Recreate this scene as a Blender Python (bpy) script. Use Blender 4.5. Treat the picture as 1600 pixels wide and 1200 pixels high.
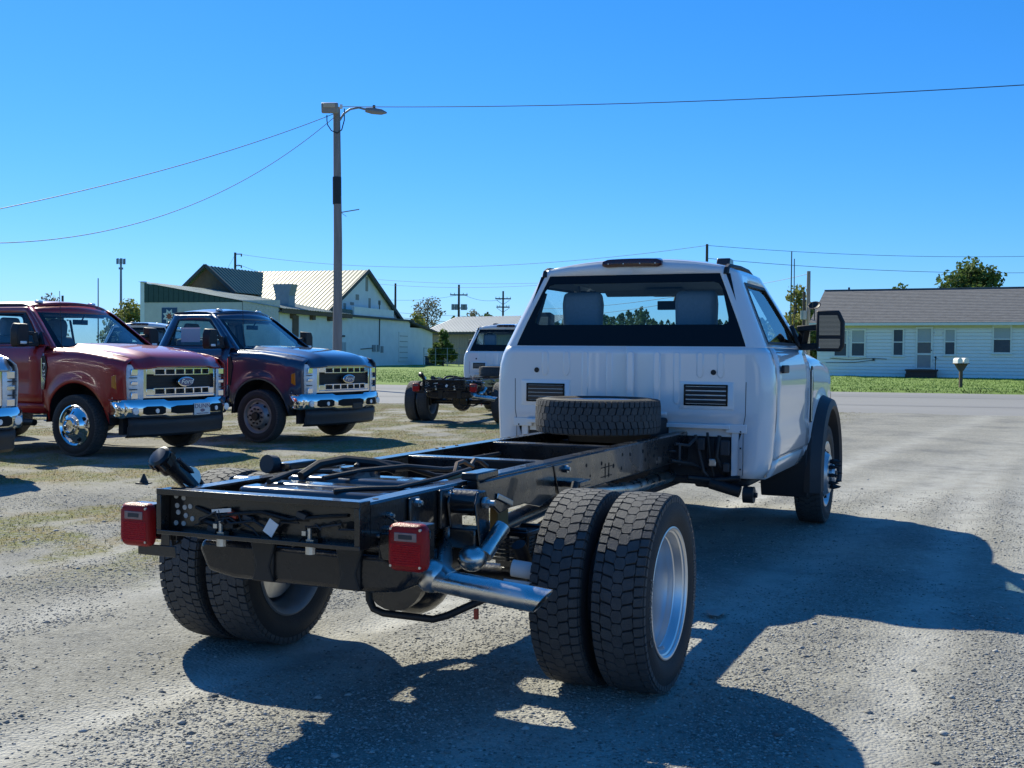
import bpy, bmesh, math, random
import numpy as np
from mathutils import Vector, Matrix, Euler
R = math.radians
PI = math.pi
random.seed(7)
rng = np.random.default_rng(7)
scene = bpy.context.scene
for o in list(bpy.data.objects):
    bpy.data.objects.remove(o)

# ------------------------------------------------------------------ camera
CAM = Vector((-4.52524, -2.44471, 1.37247))
FW = Vector((0.9163179, 0.39960495, -0.02602673))
RT = Vector((0.39993141, -0.91650445, 0.00862921))
UP = Vector((0.02040534, 0.018316, 0.999624))
FPX = 1792.45
cd = bpy.data.cameras.new('camera')
cam = bpy.data.objects.new('camera', cd)
scene.collection.objects.link(cam)
m = Matrix((RT, UP, -FW)).transposed().to_4x4()
m.translation = CAM
cam.matrix_world = m
cd.sensor_width = 36
cd.lens = FPX / 1600 * 36
cd.clip_start = 0.05
cd.clip_end = 4000
scene.camera = cam

# ------------------------------------------------------------------ light
SUN_DIR = Vector((0.72, 1.03, 1.0)).normalized()
SUN_EL = math.asin(SUN_DIR.z)
world = bpy.data.worlds.new('World')
scene.world = world
world.use_nodes = True
wn = world.node_tree
wn.nodes.clear()
w_out = wn.nodes.new('ShaderNodeOutputWorld')
w_bg = wn.nodes.new('ShaderNodeBackground')
w_sky = wn.nodes.new('ShaderNodeTexSky')
w_sky.sky_type = 'NISHITA'
w_sky.sun_disc = False
w_sky.sun_elevation = SUN_EL
w_sky.sun_rotation = math.atan2(SUN_DIR.x, SUN_DIR.y)
w_sky.altitude = 200
w_sky.air_density = 1.0
w_sky.dust_density = 0.1
w_sky.ozone_density = 3.0
w_hsv = wn.nodes.new('ShaderNodeHueSaturation')
w_hsv.inputs['Saturation'].default_value = 1.22
w_hsv.inputs['Value'].default_value = 1.0
wn.links.new(w_sky.outputs[0], w_hsv.inputs['Color'])
w_tint = wn.nodes.new('ShaderNodeMix'); w_tint.data_type = 'RGBA'; w_tint.blend_type = 'MULTIPLY'
w_tint.inputs[0].default_value = 1.0
w_tint.inputs[7].default_value = (0.30, 0.675, 1.12, 1)      # white balance of the camera towards blue
wn.links.new(w_hsv.outputs[0], w_tint.inputs[6])
w_sep = wn.nodes.new('ShaderNodeSeparateColor'); w_com = wn.nodes.new('ShaderNodeCombineColor')
wn.links.new(w_tint.outputs[2], w_sep.inputs[0])
for ch, piv, gam in ((0, .80, 1.12), (1, 3.1, .80), (2, 6.0, .85)):   # tone curve of the camera, same over the whole sky
    a_ = wn.nodes.new('ShaderNodeMath'); a_.operation = 'DIVIDE'; a_.inputs[1].default_value = piv
    b_ = wn.nodes.new('ShaderNodeMath'); b_.operation = 'POWER'; b_.inputs[1].default_value = gam
    c_ = wn.nodes.new('ShaderNodeMath'); c_.operation = 'MULTIPLY'; c_.inputs[1].default_value = piv
    wn.links.new(w_sep.outputs[ch], a_.inputs[0]); wn.links.new(a_.outputs[0], b_.inputs[0]); wn.links.new(b_.outputs[0], c_.inputs[0])
    wn.links.new(c_.outputs[0], w_com.inputs[ch])
wn.links.new(w_com.outputs[0], w_bg.inputs['Color'])
w_bg.inputs['Strength'].default_value = 0.085
wn.links.new(w_bg.outputs[0], w_out.inputs['Surface'])
sl = bpy.data.lights.new('sun', 'SUN')
sl.energy = 4.1
sl.angle = R(0.53)
sl.color = (1.0, 0.95, 0.78)
sun = bpy.data.objects.new('sun', sl)
scene.collection.objects.link(sun)
sun.rotation_euler = (-SUN_DIR).to_track_quat('-Z', 'Y').to_euler()
sun.location = (0, 0, 30)
scene.view_settings.view_transform = 'Standard'
scene.view_settings.look = 'None'
scene.view_settings.exposure = 0.75
scene.view_settings.gamma = 1.0
scene.view_settings.use_curve_mapping = False
scene.cycles.max_bounces = 10
scene.cycles.transparent_max_bounces = 24
scene.cycles.glossy_bounces = 5

# ------------------------------------------------------------------ helpers
def W(px, d, z=0.0):
    """place in the world seen at photo column px, d metres ahead, height z"""
    p = CAM + d * FW + d * (px - 800) / FPX * RT
    return Vector((p.x, p.y, z))

def ZY(px, py, d):
    """height of photo row py at distance d"""
    p = CAM + d * FW + d * (px - 800) / FPX * RT - d * (py - 600) / FPX * UP
    return p.z

def link(o):
    scene.collection.objects.link(o)
    return o

def tag(o, label=None, cat=None, group=None, kind=None):
    if label: o['label'] = label
    if cat: o['category'] = cat
    if group: o['group'] = group
    if kind: o['kind'] = kind
    return o

def thing(name, label, cat, loc=(0, 0, 0), rz=0.0, group=None):
    o = link(bpy.data.objects.new(name, None))
    o.empty_display_size = 0.3
    o.location = loc
    o.rotation_euler = (0, 0, rz)
    return tag(o, label, cat, group)

def copy_tree(o, parent=None):
    c = link(o.copy())
    c.parent = parent
    for ch in list(o.children):
        copy_tree(ch, c)
    return c

class MB:
    def __init__(s):
        s.v = []; s.f = []; s.m = []
        s.mi = 0
    def add(s, vs, fs, M=None):
        b = len(s.v)
        if M is not None:
            vs = [M @ Vector(v) for v in vs]
        s.v.extend([tuple(v) for v in vs])
        s.f.extend([tuple(i + b for i in f) for f in fs])
        s.m.extend([s.mi] * len(fs))
        return s
    def box(s, c, sz, rot=None):
        x, y, z = [k / 2 for k in sz]
        vs = [(-x, -y, -z), (x, -y, -z), (x, y, -z), (-x, y, -z), (-x, -y, z), (x, -y, z), (x, y, z), (-x, y, z)]
        fs = [(0, 3, 2, 1), (4, 5, 6, 7), (0, 1, 5, 4), (1, 2, 6, 5), (2, 3, 7, 6), (3, 0, 4, 7)]
        M = Matrix.Translation(c)
        if rot is not None:
            M = M @ (rot if isinstance(rot, Matrix) else Euler(rot).to_matrix().to_4x4())
        return s.add(vs, fs, M)
    def bb(s, x0, x1, y0, y1, z0, z1):
        return s.box(((x0 + x1) / 2, (y0 + y1) / 2, (z0 + z1) / 2), (abs(x1 - x0), abs(y1 - y0), abs(z1 - z0)))
    def beam(s, p0, p1, w, h, up=(0, 0, 1)):
        p0 = Vector(p0); p1 = Vector(p1)
        d = p1 - p0
        x = d.normalized(); y = Vector(up).cross(x)
        if y.length < 1e-4: y = Vector((0, 1, 0)).cross(x)
        y.normalize(); z = x.cross(y)
        M = Matrix((x, y, z)).transposed().to_4x4(); M.translation = (p0 + p1) / 2
        return s.box((0, 0, 0), (d.length, w, h)) if False else s.add(*MB._bx(d.length, w, h), M)
    @staticmethod
    def _bx(a, b, c):
        x, y, z = a / 2, b / 2, c / 2
        return ([(-x, -y, -z), (x, -y, -z), (x, y, -z), (-x, y, -z), (-x, -y, z), (x, -y, z), (x, y, z), (-x, y, z)],
                [(0, 3, 2, 1), (4, 5, 6, 7), (0, 1, 5, 4), (1, 2, 6, 5), (2, 3, 7, 6), (3, 0, 4, 7)])
    def tube(s, path, r, n=10, caps=True, r1=None):
        P = [Vector(p) for p in path]
        k = len(P)
        rs = [r] * k if r1 is None else [r + (r1 - r) * i / (k - 1) for i in range(k)]
        if isinstance(r, (list, tuple)): rs = list(r)
        vs = []; fs = []
        up = None
        for i, p in enumerate(P):
            t = (P[min(i + 1, k - 1)] - P[max(i - 1, 0)]).normalized()
            if up is None:
                up = Vector((0, 0, 1)) if abs(t.z) < .9 else Vector((1, 0, 0))
            a = t.cross(up).normalized(); b = a.cross(t).normalized(); up = b
            for j in range(n):
                an = 2 * PI * j / n
                vs.append(p + (a * math.cos(an) + b * math.sin(an)) * rs[i])
        for i in range(k - 1):
            for j in range(n):
                j2 = (j + 1) % n
                fs.append((i * n + j, i * n + j2, (i + 1) * n + j2, (i + 1) * n + j))
        if caps:
            fs.append(tuple(range(n - 1, -1, -1)))
            fs.append(tuple((k - 1) * n + j for j in range(n)))
        return s.add(vs, fs)
    def cyl(s, c, r, h, axis='Y', n=16, r2=None):
        d = {'X': Vector((1, 0, 0)), 'Y': Vector((0, 1, 0)), 'Z': Vector((0, 0, 1))}[axis]
        c = Vector(c)
        return s.tube([c - d * h / 2, c + d * h / 2], r, n, True, r2)
    def lathe(s, prof, c=(0, 0, 0), n=48, axis='Y', close=False):
        """prof: list of (radius, along axis)"""
        vs = []; fs = []
        k = len(prof)
        for j in range(n):
            a = 2 * PI * j / n
            ca, sa = math.cos(a), math.sin(a)
            for r, t in prof:
                if axis == 'Y': vs.append((c[0] + r * ca, c[1] + t, c[2] + r * sa))
                elif axis == 'Z': vs.append((c[0] + r * ca, c[1] + r * sa, c[2] + t))
                else: vs.append((c[0] + t, c[1] + r * ca, c[2] + r * sa))
        kk = k if close else k - 1
        for j in range(n):
            j2 = (j + 1) % n
            for i in range(kk):
                i2 = (i + 1) % k
                fs.append((j * k + i, j2 * k + i, j2 * k + i2, j * k + i2))
        return s.add(vs, fs)
    def grid(s, rows, flip=False, drop=None):
        nr = len(rows); nc = len(rows[0])
        vs = [p for r in rows for p in r]
        fs = []
        for i in range(nr - 1):
            for j in range(nc - 1):
                if drop and drop(i, j): continue
                q = (i * nc + j, i * nc + j + 1, (i + 1) * nc + j + 1, (i + 1) * nc + j)
                fs.append(q[::-1] if flip else q)
        return s.add(vs, fs)
    def prism(s, poly, fn0, fn1):
        """poly of 2D points, mapped by fn0 / fn1 to the two caps"""
        k = len(poly)
        vs = [fn0(*p) for p in poly] + [fn1(*p) for p in poly]
        fs = [tuple(range(k - 1, -1, -1)), tuple(range(k, 2 * k))]
        for i in range(k):
            j = (i + 1) % k
            fs.append((i, j, k + j, k + i))
        return s.add(vs, fs)
    def ring(s, a, b, flip=False, closed=True):
        k = len(a)
        vs = list(a) + list(b); fs = []
        for i in range(k if closed else k - 1):
            j = (i + 1) % k
            q = (i, j, k + j, k + i)
            fs.append(q[::-1] if flip else q)
        return s.add(vs, fs)
    def sphere(s, c, r, n=12, m=8, sc=(1, 1, 1)):
        rows = []
        for i in range(m + 1):
            t = PI * i / m
            rows.append([(c[0] + r * sc[0] * math.sin(t) * math.cos(2 * PI * j / n), c[1] + r * sc[1] * math.sin(t) * math.sin(2 * PI * j / n), c[2] + r * sc[2] * math.cos(t)) for j in range(n + 1)])
        return s.grid(rows, True)
    def mesh(s, name, mats, smooth=None, fix=False):
        me = bpy.data.meshes.new(name)
        me.from_pydata(s.v, [], s.f)
        if not isinstance(mats, (list, tuple)): mats = [mats]
        for mt in mats: me.materials.append(mt)
        if len(mats) > 1:
            me.polygons.foreach_set('material_index', s.m)
        if fix:
            bm = bmesh.new(); bm.from_mesh(me)
            bmesh.ops.remove_doubles(bm, verts=bm.verts, dist=1e-5)
            bmesh.ops.recalc_face_normals(bm, faces=bm.faces)
            bm.to_mesh(me); bm.free()
        if smooth:
            me.shade_smooth()
            me.set_sharp_from_angle(angle=R(smooth))
        me.update()
        return me
    def build(s, name, mats, parent=None, smooth=None, bevel=0, seg=2, solid=0, loc=None, label=None, fix=False, matoff=0, kind=None):
        o = link(bpy.data.objects.new(name, s.mesh(name, mats, smooth, fix)))
        if parent is not None: o.parent = parent
        if loc is not None: o.location = loc
        if solid:
            md = o.modifiers.new('thickness', 'SOLIDIFY'); md.thickness = solid; md.offset = -1
            md.material_offset = matoff
        if bevel:
            md = o.modifiers.new('bevel', 'BEVEL'); md.width = bevel; md.segments = seg
            md.limit_method = 'ANGLE'; md.angle_limit = R(40)
            if not smooth:
                o.data.shade_smooth(); o.data.set_sharp_from_angle(angle=R(40))
        if label: o['label'] = label
        if kind: o['kind'] = kind
        return o

def text_geo(body, size=1.0, shear=0.0, extr=0.0):
    cu = bpy.data.curves.new('lettering', 'FONT')
    cu.body = body; cu.size = size; cu.shear = shear; cu.extrude = extr
    cu.align_x = 'CENTER'; cu.align_y = 'CENTER'; cu.resolution_u = 3
    ob = bpy.data.objects.new('lettering', cu)
    me = bpy.data.meshes.new_from_object(ob)
    vs = [tuple(v.co) for v in me.vertices]; fs = [tuple(p.vertices) for p in me.polygons]
    bpy.data.objects.remove(ob); bpy.data.curves.remove(cu); bpy.data.meshes.remove(me)
    return vs, fs

def lerp(a, b, t): return a + (b - a) * t
def pl(x, pts):
    if x <= pts[0][0]: return pts[0][1]
    for (a, b), (c, d) in zip(pts, pts[1:]):
        if x <= c: return b + (d - b) * (x - a) / (c - a)
    return pts[-1][1]

# value noise in numpy
def vnoise(x, y, seed=0):
    xi = np.floor(x).astype(np.int64); yi = np.floor(y).astype(np.int64)
    xf = x - xi; yf = y - yi
    u = xf * xf * (3 - 2 * xf); v = yf * yf * (3 - 2 * yf)
    def h(a, b):
        n = (a * 374761393 + b * 668265263 + seed * 1442695041) & 0xFFFFFFFF
        n = ((n ^ (n >> 13)) * 1274126177) & 0xFFFFFFFF
        return ((n ^ (n >> 16)) & 0xFFFF) / 65535.0
    return (h(xi, yi) * (1 - u) + h(xi + 1, yi) * u) * (1 - v) + (h(xi, yi + 1) * (1 - u) + h(xi + 1, yi + 1) * u) * v
def fbm(x, y, oct=4, seed=0):
    t = 0; a = .5; s = 0
    for k in range(oct):
        t = t + a * vnoise(x * 2 ** k, y * 2 ** k, seed + k); s += a; a *= .5
    return t / s
def sstep(a, b, x):
    t = np.clip((x - a) / (b - a), 0, 1)
    return t * t * (3 - 2 * t)

# ------------------------------------------------------------------ materials
def newmat(name):
    mt = bpy.data.materials.new(name); mt.use_nodes = True
    nt = mt.node_tree
    return mt, nt, nt.nodes['Principled BSDF']

def pm(name, col, rough=.5, metal=0.0, var=.12, vscale=6.0, bump=0.0, bscale=60.0, coat=0.0, rvar=0.0, spec=None, stretch=None):
    mt, nt, b = newmat(name)
    L = nt.links.new
    tc = nt.nodes.new('ShaderNodeTexCoord')
    src = tc.outputs['Object']
    if stretch:
        mp = nt.nodes.new('ShaderNodeMapping'); mp.inputs['Scale'].default_value = stretch
        L(src, mp.inputs[0]); src = mp.outputs[0]
    n = nt.nodes.new('ShaderNodeTexNoise'); n.inputs['Scale'].default_value = vscale; n.inputs['Detail'].default_value = 6
    L(src, n.inputs['Vector'])
    mx = nt.nodes.new('ShaderNodeMix'); mx.data_type = 'RGBA'
    c0 = [max(0, c * (1 - var)) for c in col[:3]] + [1]; c1 = [min(1, c * (1 + var)) for c in col[:3]] + [1]
    mx.inputs[6].default_value = c0; mx.inputs[7].default_value = c1
    L(n.outputs['Fac'], mx.inputs[0]); L(mx.outputs[2], b.inputs['Base Color'])
    b.inputs['Metallic'].default_value = metal
    if rvar:
        mr = nt.nodes.new('ShaderNodeMapRange')
        mr.inputs['To Min'].default_value = max(.02, rough - rvar); mr.inputs['To Max'].default_value = rough + rvar
        mr.inputs['From Min'].default_value = .3; mr.inputs['From Max'].default_value = .7
        L(n.outputs['Fac'], mr.inputs['Value']); L(mr.outputs[0], b.inputs['Roughness'])
    else:
        b.inputs['Roughness'].default_value = rough
    if coat:
        b.inputs['Coat Weight'].default_value = coat; b.inputs['Coat Roughness'].default_value = .04
    if spec is not None: b.inputs['Specular IOR Level'].default_value = spec
    if bump:
        n2 = nt.nodes.new('ShaderNodeTexNoise'); n2.inputs['Scale'].default_value = bscale; n2.inputs['Detail'].default_value = 4
        L(src, n2.inputs['Vector'])
        bp = nt.nodes.new('ShaderNodeBump'); bp.inputs['Strength'].default_value = bump; bp.inputs['Distance'].default_value = .02
        L(n2.outputs['Fac'], bp.inputs['Height']); L(bp.outputs[0], b.inputs['Normal'])
    return mt

def glass(name, tint=(.6, .68, .68), refl=1.45, rough=.0):
    mt, nt, b = newmat(name)
    nt.nodes.remove(b)
    out = nt.nodes['Material Output']
    tr = nt.nodes.new('ShaderNodeBsdfTransparent'); tr.inputs[0].default_value = (*tint, 1)
    gl = nt.nodes.new('ShaderNodeBsdfGlossy'); gl.inputs['Roughness'].default_value = rough
    lw = nt.nodes.new('ShaderNodeLayerWeight'); lw.inputs['Blend'].default_value = .5
    pw = nt.nodes.new('ShaderNodeMath'); pw.operation = 'POWER'; pw.inputs[1].default_value = 4.0
    nt.links.new(lw.outputs['Facing'], pw.inputs[0])
    fr = nt.nodes.new('ShaderNodeMath'); fr.operation = 'MULTIPLY_ADD'; fr.inputs[1].default_value = .85; fr.inputs[2].default_value = .045
    nt.links.new(pw.outputs[0], fr.inputs[0])
    mx = nt.nodes.new('ShaderNodeMixShader')
    nt.links.new(fr.outputs[0], mx.inputs[0]); nt.links.new(tr.outputs[0], mx.inputs[1]); nt.links.new(gl.outputs[0], mx.inputs[2])
    nt.links.new(mx.outputs[0], out.inputs['Surface'])
    return mt

M = {}
M['white'] = pm('white_paint', (.74, .76, .77), .3, 0, .03, 3, .012, 5, coat=1.0)
M['red'] = pm('red_paint', (.32, .008, .010), .35, .05, .1, 300, 0, coat=.7)
M['blue'] = pm('blue_grey_paint', (.028, .046, .085), .3, .25, .1, 300, 0, coat=1)
M['silver'] = pm('silver_paint', (.42, .44, .47), .3, .6, .1, 300, 0, coat=1)
M['black_paint'] = pm('black_frame_paint', (.010, .010, .011), .30, 0, .4, 9, .10, 70, coat=.5, rvar=.1)
M['black_plastic'] = pm('black_plastic', (.013, .013, .014), .55, 0, .2, 8, .1, 200)
M['dark_plastic'] = pm('dark_grey_plastic', (.035, .036, .04), .6, 0, .15, 8, .1, 200)
M['tank'] = pm('tank_plastic', (.016, .016, .018), .25, 0, .2, 7, .1, 30, rvar=.1)
M['rubber'] = pm('tyre_rubber', (.022, .022, .023), .75, 0, .35, 14, .25, 160)
M['tread'] = pm('tyre_tread', (.062, .062, .062), .72, 0, .4, 22, .4, 190)
M['letter'] = pm('tyre_letter', (.13, .13, .125), .7, 0, .2, 20)
M['chrome'] = pm('chrome', (.80, .80, .80), .06, 1, .03, 3)
M['steel'] = pm('bare_steel', (.66, .65, .62), .30, 1, .25, 9, .05, 60, rvar=.14)
M['alu'] = pm('polished_aluminium', (.74, .74, .74), .38, .9, .06, 6, rvar=.06)
M['argent'] = pm('argent_wheel_paint', (.24, .245, .25), .45, .5, .15, 12)
M['zinc'] = pm('zinc_bolt', (.55, .55, .54), .35, 1, .2, 40)
M['red_lens'] = pm('red_lens', (.28, .006, .008), .35, 0, .25, 14, .25, 260, spec=.3)
M['dark_lens'] = pm('dark_red_lens', (.05, .006, .008), .2, 0, .2, 20, coat=.6)
M['clear_lens'] = pm('clear_lens', (.88, .89, .90), .2, .05, .2, 14, .3, 40, coat=.7)  # near-white base stands in for sky reflected in the headlights
M['amber'] = pm('amber_lens', (.55, .18, .01), .25, 0, .2, 20, coat=.5)
M['glass'] = glass('tinted_glass', (.70, .84, .88))
M['shield'] = glass('windscreen_glass', (.74, .86, .88), 1.5)
M['frit'] = pm('black_glass_border', (.006, .006, .007), .15, 0, .1, 8, spec=.25)
M['lining'] = pm('grey_cab_lining', (.16, .165, .17), .8, 0, .12, 20)
M['inside'] = pm('dark_cab_trim', (.02, .021, .024), .7, 0, .2, 20)
M['seat'] = pm('grey_seat_cloth', (.26, .28, .31), .9, 0, .15, 60, .2, 300)
M['mirror'] = pm('mirror_glass', (.55, .58, .62), .03, 1, .02, 3)
M['badge_blue'] = pm('badge_blue', (.008, .035, .16), .2, 0, .1, 6, coat=1)
M['paper'] = pm('white_label', (.72, .72, .70), .6, 0, .05, 30)
M['brown_tank'] = pm('brown_plastic', (.30, .20, .07), .6, 0, .2, 15)
M['blackhole'] = pm('dark_recess', (.006, .006, .006), .9, 0, .1, 5)
M['orange'] = pm('orange_tag', (.45, .06, .03), .5, 0, .1, 8)
# ------------------------------------------------------------------ ground
def track(x, y):
    """curved wheel tracks across the lot: value 1 in the packed wheel path"""
    out = np.zeros_like(x)
    for (a, b, c, w, s) in ((.55, -.10, .0, .16, 1.0), (-.85, -.10, .0, .20, .7), (2.2, -.07, .004, .2, .6), (-2.05, .012, -.0028, .17, .7), (-2.75, .03, -.0028, .18, .7), (-3.6, .05, -.004, .25, .7), (-1.1, -.02, -.006, .22, .7), (.2, -.12, -.004, .22, .6), (3.4, -.1, .002, .25, .4)):
        yy = a + b * x + c * x * x
        out = np.maximum(out, s * np.exp(-((y - yy) / (w * (1 + .04 * np.maximum(0, x)))) ** 2))
    return out * (1 - .6 * sstep(6, 16, x))
def grass_mask(x, y):
    """how much dry grass grows through the gravel"""
    reg = sstep(.3, 3.0, y - .10 * np.maximum(0, 6 - x) * 0 - .0) * sstep(1.0, 3.6, x + .45 * y)
    reg = reg * sstep(26.5, 24.5, x + .22 * y)
    n = fbm(x * .8 + 3, y * 1.5, 5, 11)
    n2 = fbm(x * 3.1, y * 3.1, 3, 17)
    m_ = sstep(.43, .57, n * .75 + n2 * .25 + .05 * sstep(8, 14, x))
    return reg * m_
def graded(a, b, c0, c1, d0, d1):
    """coordinates from a to b with step d0 inside c0..c1 growing to d1 outside"""
    out = [c0]; x = c0
    while x < c1: x += d0; out.append(x)
    s = d0
    while x < b: s = min(d1, s * 1.04); x += s; out.append(x)
    x = c0; s = d0; pre = []
    while x > a: s = min(d1, s * 1.04); x -= s; pre.append(x)
    return np.array(pre[::-1] + out)
def sheet(name, xs, ys, zfn, mat, attr=None):
    X, Y = np.meshgrid(xs, ys, indexing='ij')
    Z = zfn(X, Y)
    nx, ny = X.shape
    co = np.stack([X, Y, Z], -1).reshape(-1, 3).astype(np.float32)
    i = np.arange(nx - 1)[:, None] * ny + np.arange(ny - 1)[None, :]
    q = np.stack([i, i + ny, i + ny + 1, i + 1], -1).reshape(-1, 4)
    me = bpy.data.meshes.new(name)
    me.vertices.add(len(co)); me.vertices.foreach_set('co', co.ravel())
    me.loops.add(q.size); me.loops.foreach_set('vertex_index', q.ravel().astype(np.int32))
    me.polygons.add(len(q)); me.polygons.foreach_set('loop_start', (np.arange(len(q)) * 4).astype(np.int32))
    me.polygons.foreach_set('loop_total', np.full(len(q), 4, np.int32))
    me.update(calc_edges=True)
    me.materials.append(mat)
    me.shade_smooth()
    if attr:
        for nm, fn in attr.items():
            a = me.attributes.new(nm, 'FLOAT', 'POINT')
            a.data.foreach_set('value', fn(X, Y).ravel().astype(np.float32))
    o = link(bpy.data.objects.new(name, me)); o['kind'] = 'structure'
    return o

def gravel_mat():
    mt, nt, b = newmat('gravel_lot')
    L = nt.links.new; N = nt.nodes.new
    geo = N('ShaderNodeNewGeometry'); pos = geo.outputs['Position']
    def noise(sc, det=5, rough=.6, vec=pos):
        n = N('ShaderNodeTexNoise'); n.inputs['Scale'].default_value = sc; n.inputs['Detail'].default_value = det; n.inputs['Roughness'].default_value = rough
        L(vec, n.inputs['Vector']); return n.outputs['Fac']
    def ramp(v, stops):
        r = N('ShaderNodeValToRGB'); e = r.color_ramp.elements
        e[0].position, e[0].color = stops[0][0], (*stops[0][1], 1); e[1].position, e[1].color = stops[-1][0], (*stops[-1][1], 1)
        for p, c in stops[1:-1]:
            k = e.new(p); k.color = (*c, 1)
        L(v, r.inputs[0]); return r.outputs[0]
    def mix(f, a, c, mode='MIX'):
        x = N('ShaderNodeMix'); x.data_type = 'RGBA'; x.blend_type = mode
        if isinstance(f, float): x.inputs[0].default_value = f
        else: L(f, x.inputs[0])
        for k, v in ((6, a), (7, c)):
            if isinstance(v, tuple): x.inputs[k].default_value = (*v, 1)
            else: L(v, x.inputs[k])
        return x.outputs[2]
    vor = N('ShaderNodeTexVoronoi'); vor.inputs['Scale'].default_value = 62; L(pos, vor.inputs['Vector'])
    vor2 = N('ShaderNodeTexVoronoi'); vor2.inputs['Scale'].default_value = 27; L(pos, vor2.inputs['Vector'])
    stone = ramp(vor.outputs['Color'], [(0, (.20, .20, .19)), (.35, (.30, .295, .27)), (.7, (.36, .355, .325)), (1, (.46, .455, .43))])
    stone2 = ramp(vor2.outputs['Color'], [(0, (.22, .21, .19)), (.5, (.33, .315, .28)), (1, (.44, .43, .40))])
    base = mix(.35, stone, stone2)
    big = ramp(noise(.7, 7, .68), [(.32, (.60, .61, .63)), (.52, (.95, .94, .91)), (.72, (1.12, 1.10, 1.05))])
    base = mix(1.0, base, big, 'MULTIPLY')
    dust = (.56, .545, .50)
    tr = N('ShaderNodeAttribute'); tr.attribute_name = 'track'
    trn = N('ShaderNodeMath'); trn.operation = 'MULTIPLY'; L(tr.outputs['Fac'], trn.inputs[0]); L(ramp(noise(3.5), [(.3, (.25,) * 3), (.6, (.95,) * 3)]), trn.inputs[1])
    base = mix(trn.outputs[0], base, dust)
    ga = N('ShaderNodeAttribute'); ga.attribute_name = 'grass'
    gcol = ramp(noise(1.6, 6, .65), [(.30, (.21, .125, .055)), (.44, (.27, .215, .075)), (.55, (.20, .20, .05)), (.70, (.11, .15, .03))])
    gfine = ramp(noise(70, 3), [(.3, (.55,) * 3), (.7, (1.25,) * 3)])
    gcol = mix(1.0, gcol, gfine, 'MULTIPLY')
    gm = N('ShaderNodeMath'); gm.operation = 'MULTIPLY'; L(ga.outputs['Fac'], gm.inputs[0]); L(ramp(noise(24, 4), [(.38, (.12,) * 3), (.55, (1,) * 3)]), gm.inputs[1])
    base = mix(gm.outputs[0], base, gcol)
    base = mix(1.0, base, (.885, .885, .87), 'MULTIPLY')
    L(base, b.inputs['Base Color'])
    b.inputs['Roughness'].default_value = .95; b.inputs['Specular IOR Level'].default_value = .2
    bp = N('ShaderNodeBump'); bp.inputs['Strength'].default_value = .9; bp.inputs['Distance'].default_value = .007
    L(vor.outputs['Distance'], bp.inputs['Height']); bp.invert = True
    bp2 = N('ShaderNodeBump'); bp2.inputs['Strength'].default_value = .6; bp2.inputs['Distance'].default_value = .016
    L(noise(22, 6, .7), bp2.inputs['Height']); L(bp.outputs[0], bp2.inputs['Normal'])
    L(bp2.outputs[0], b.inputs['Normal'])
    return mt

def lot_z(x, y):
    z = (fbm(x * .5, y * .9, 4, 3) - .5) * .045
    z = z + (fbm(x * 3.2, y * 3.2, 2, 5) - .5) * .010
    z = z - .018 * track(x, y)
    flat = 1.0
    for (cx, cy) in ((0, 1.08), (0, -1.08), (0, .78), (0, -.78), (WBX, .95), (WBX, -.95)):
        flat = flat * (1 - .9 * np.exp(-(((x - cx) / .3) ** 2 + ((y - cy) / .22) ** 2)))
    return z * flat - .002
WBX = 5.207
xs = graded(-9, 32, -3.4, 4.0, .028, .22)
ys = graded(-16, 46, -3.0, 3.2, .028, .25)
def road_u(x, y): return x * .985 + y * .17          # distance across the road direction
ROAD0, ROAD1 = 25.0, 42.6
def lot_h(x, y):
    z = lot_z(x, y)
    u = road_u(x, y) + (fbm(x * .6 + 9, y * .6, 4, 23) - .5) * 1.0
    return z * (1 - sstep(ROAD0 - 1.6, ROAD0 - .2, u)) - .03 * sstep(ROAD0 - .4, ROAD0 + .5, u)
lot = sheet('gravel_lot', xs, ys, lot_h, gravel_mat(), {'grass': grass_mask, 'track': track})

# far ground sheet to the horizon
M['far_ground'] = pm('far_ground', (.10, .13, .045), .95, 0, .3, .05, 0, 1)
g = MB(); g.add([(-1500, -2500, -.09), (3500, -2500, -.09), (3500, 2500, -.09), (-1500, 2500, -.09)], [(0, 1, 2, 3)])
o = g.build('ground', M['far_ground']); o['kind'] = 'structure'
# asphalt road
M['asphalt'] = pm('worn_asphalt', (.235, .23, .22), .9, 0, .14, .8, .4, 60, stretch=(.5, .12, 1))
rd = MB()
rn = Vector((.985, .17, 0)); rn.normalize(); rt_ = Vector((-rn.y, rn.x, 0))
def RP(u, v, z): p = rn * u + rt_ * v; return (p.x, p.y, z)
rd.add([RP(ROAD0 - .6, -260, -.012), RP(ROAD1, -260, -.012), RP(ROAD1, 300, -.012), RP(ROAD0 - .6, 300, -.012)], [(0, 1, 2, 3)])
o = rd.build('road', M['asphalt']); o['kind'] = 'structure'
# worn light wheel bands on the road are separate thin resurfaced strips
M['asphalt_dark'] = pm('patched_asphalt', (.205, .203, .20), .9, 0, .14, .8, .3, 60, stretch=(.5, .12, 1))
for u0, u1 in ((29.5, 30.3), (36.8, 39.8)):
    s_ = MB(); s_.add([RP(u0, -200, -.008), RP(u1, -200, -.008), RP(u1, 260, -.008), RP(u0, 260, -.008)], [(0, 1, 2, 3)])
    o = s_.build('road_patch', M['asphalt_dark']); o['kind'] = 'structure'
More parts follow.
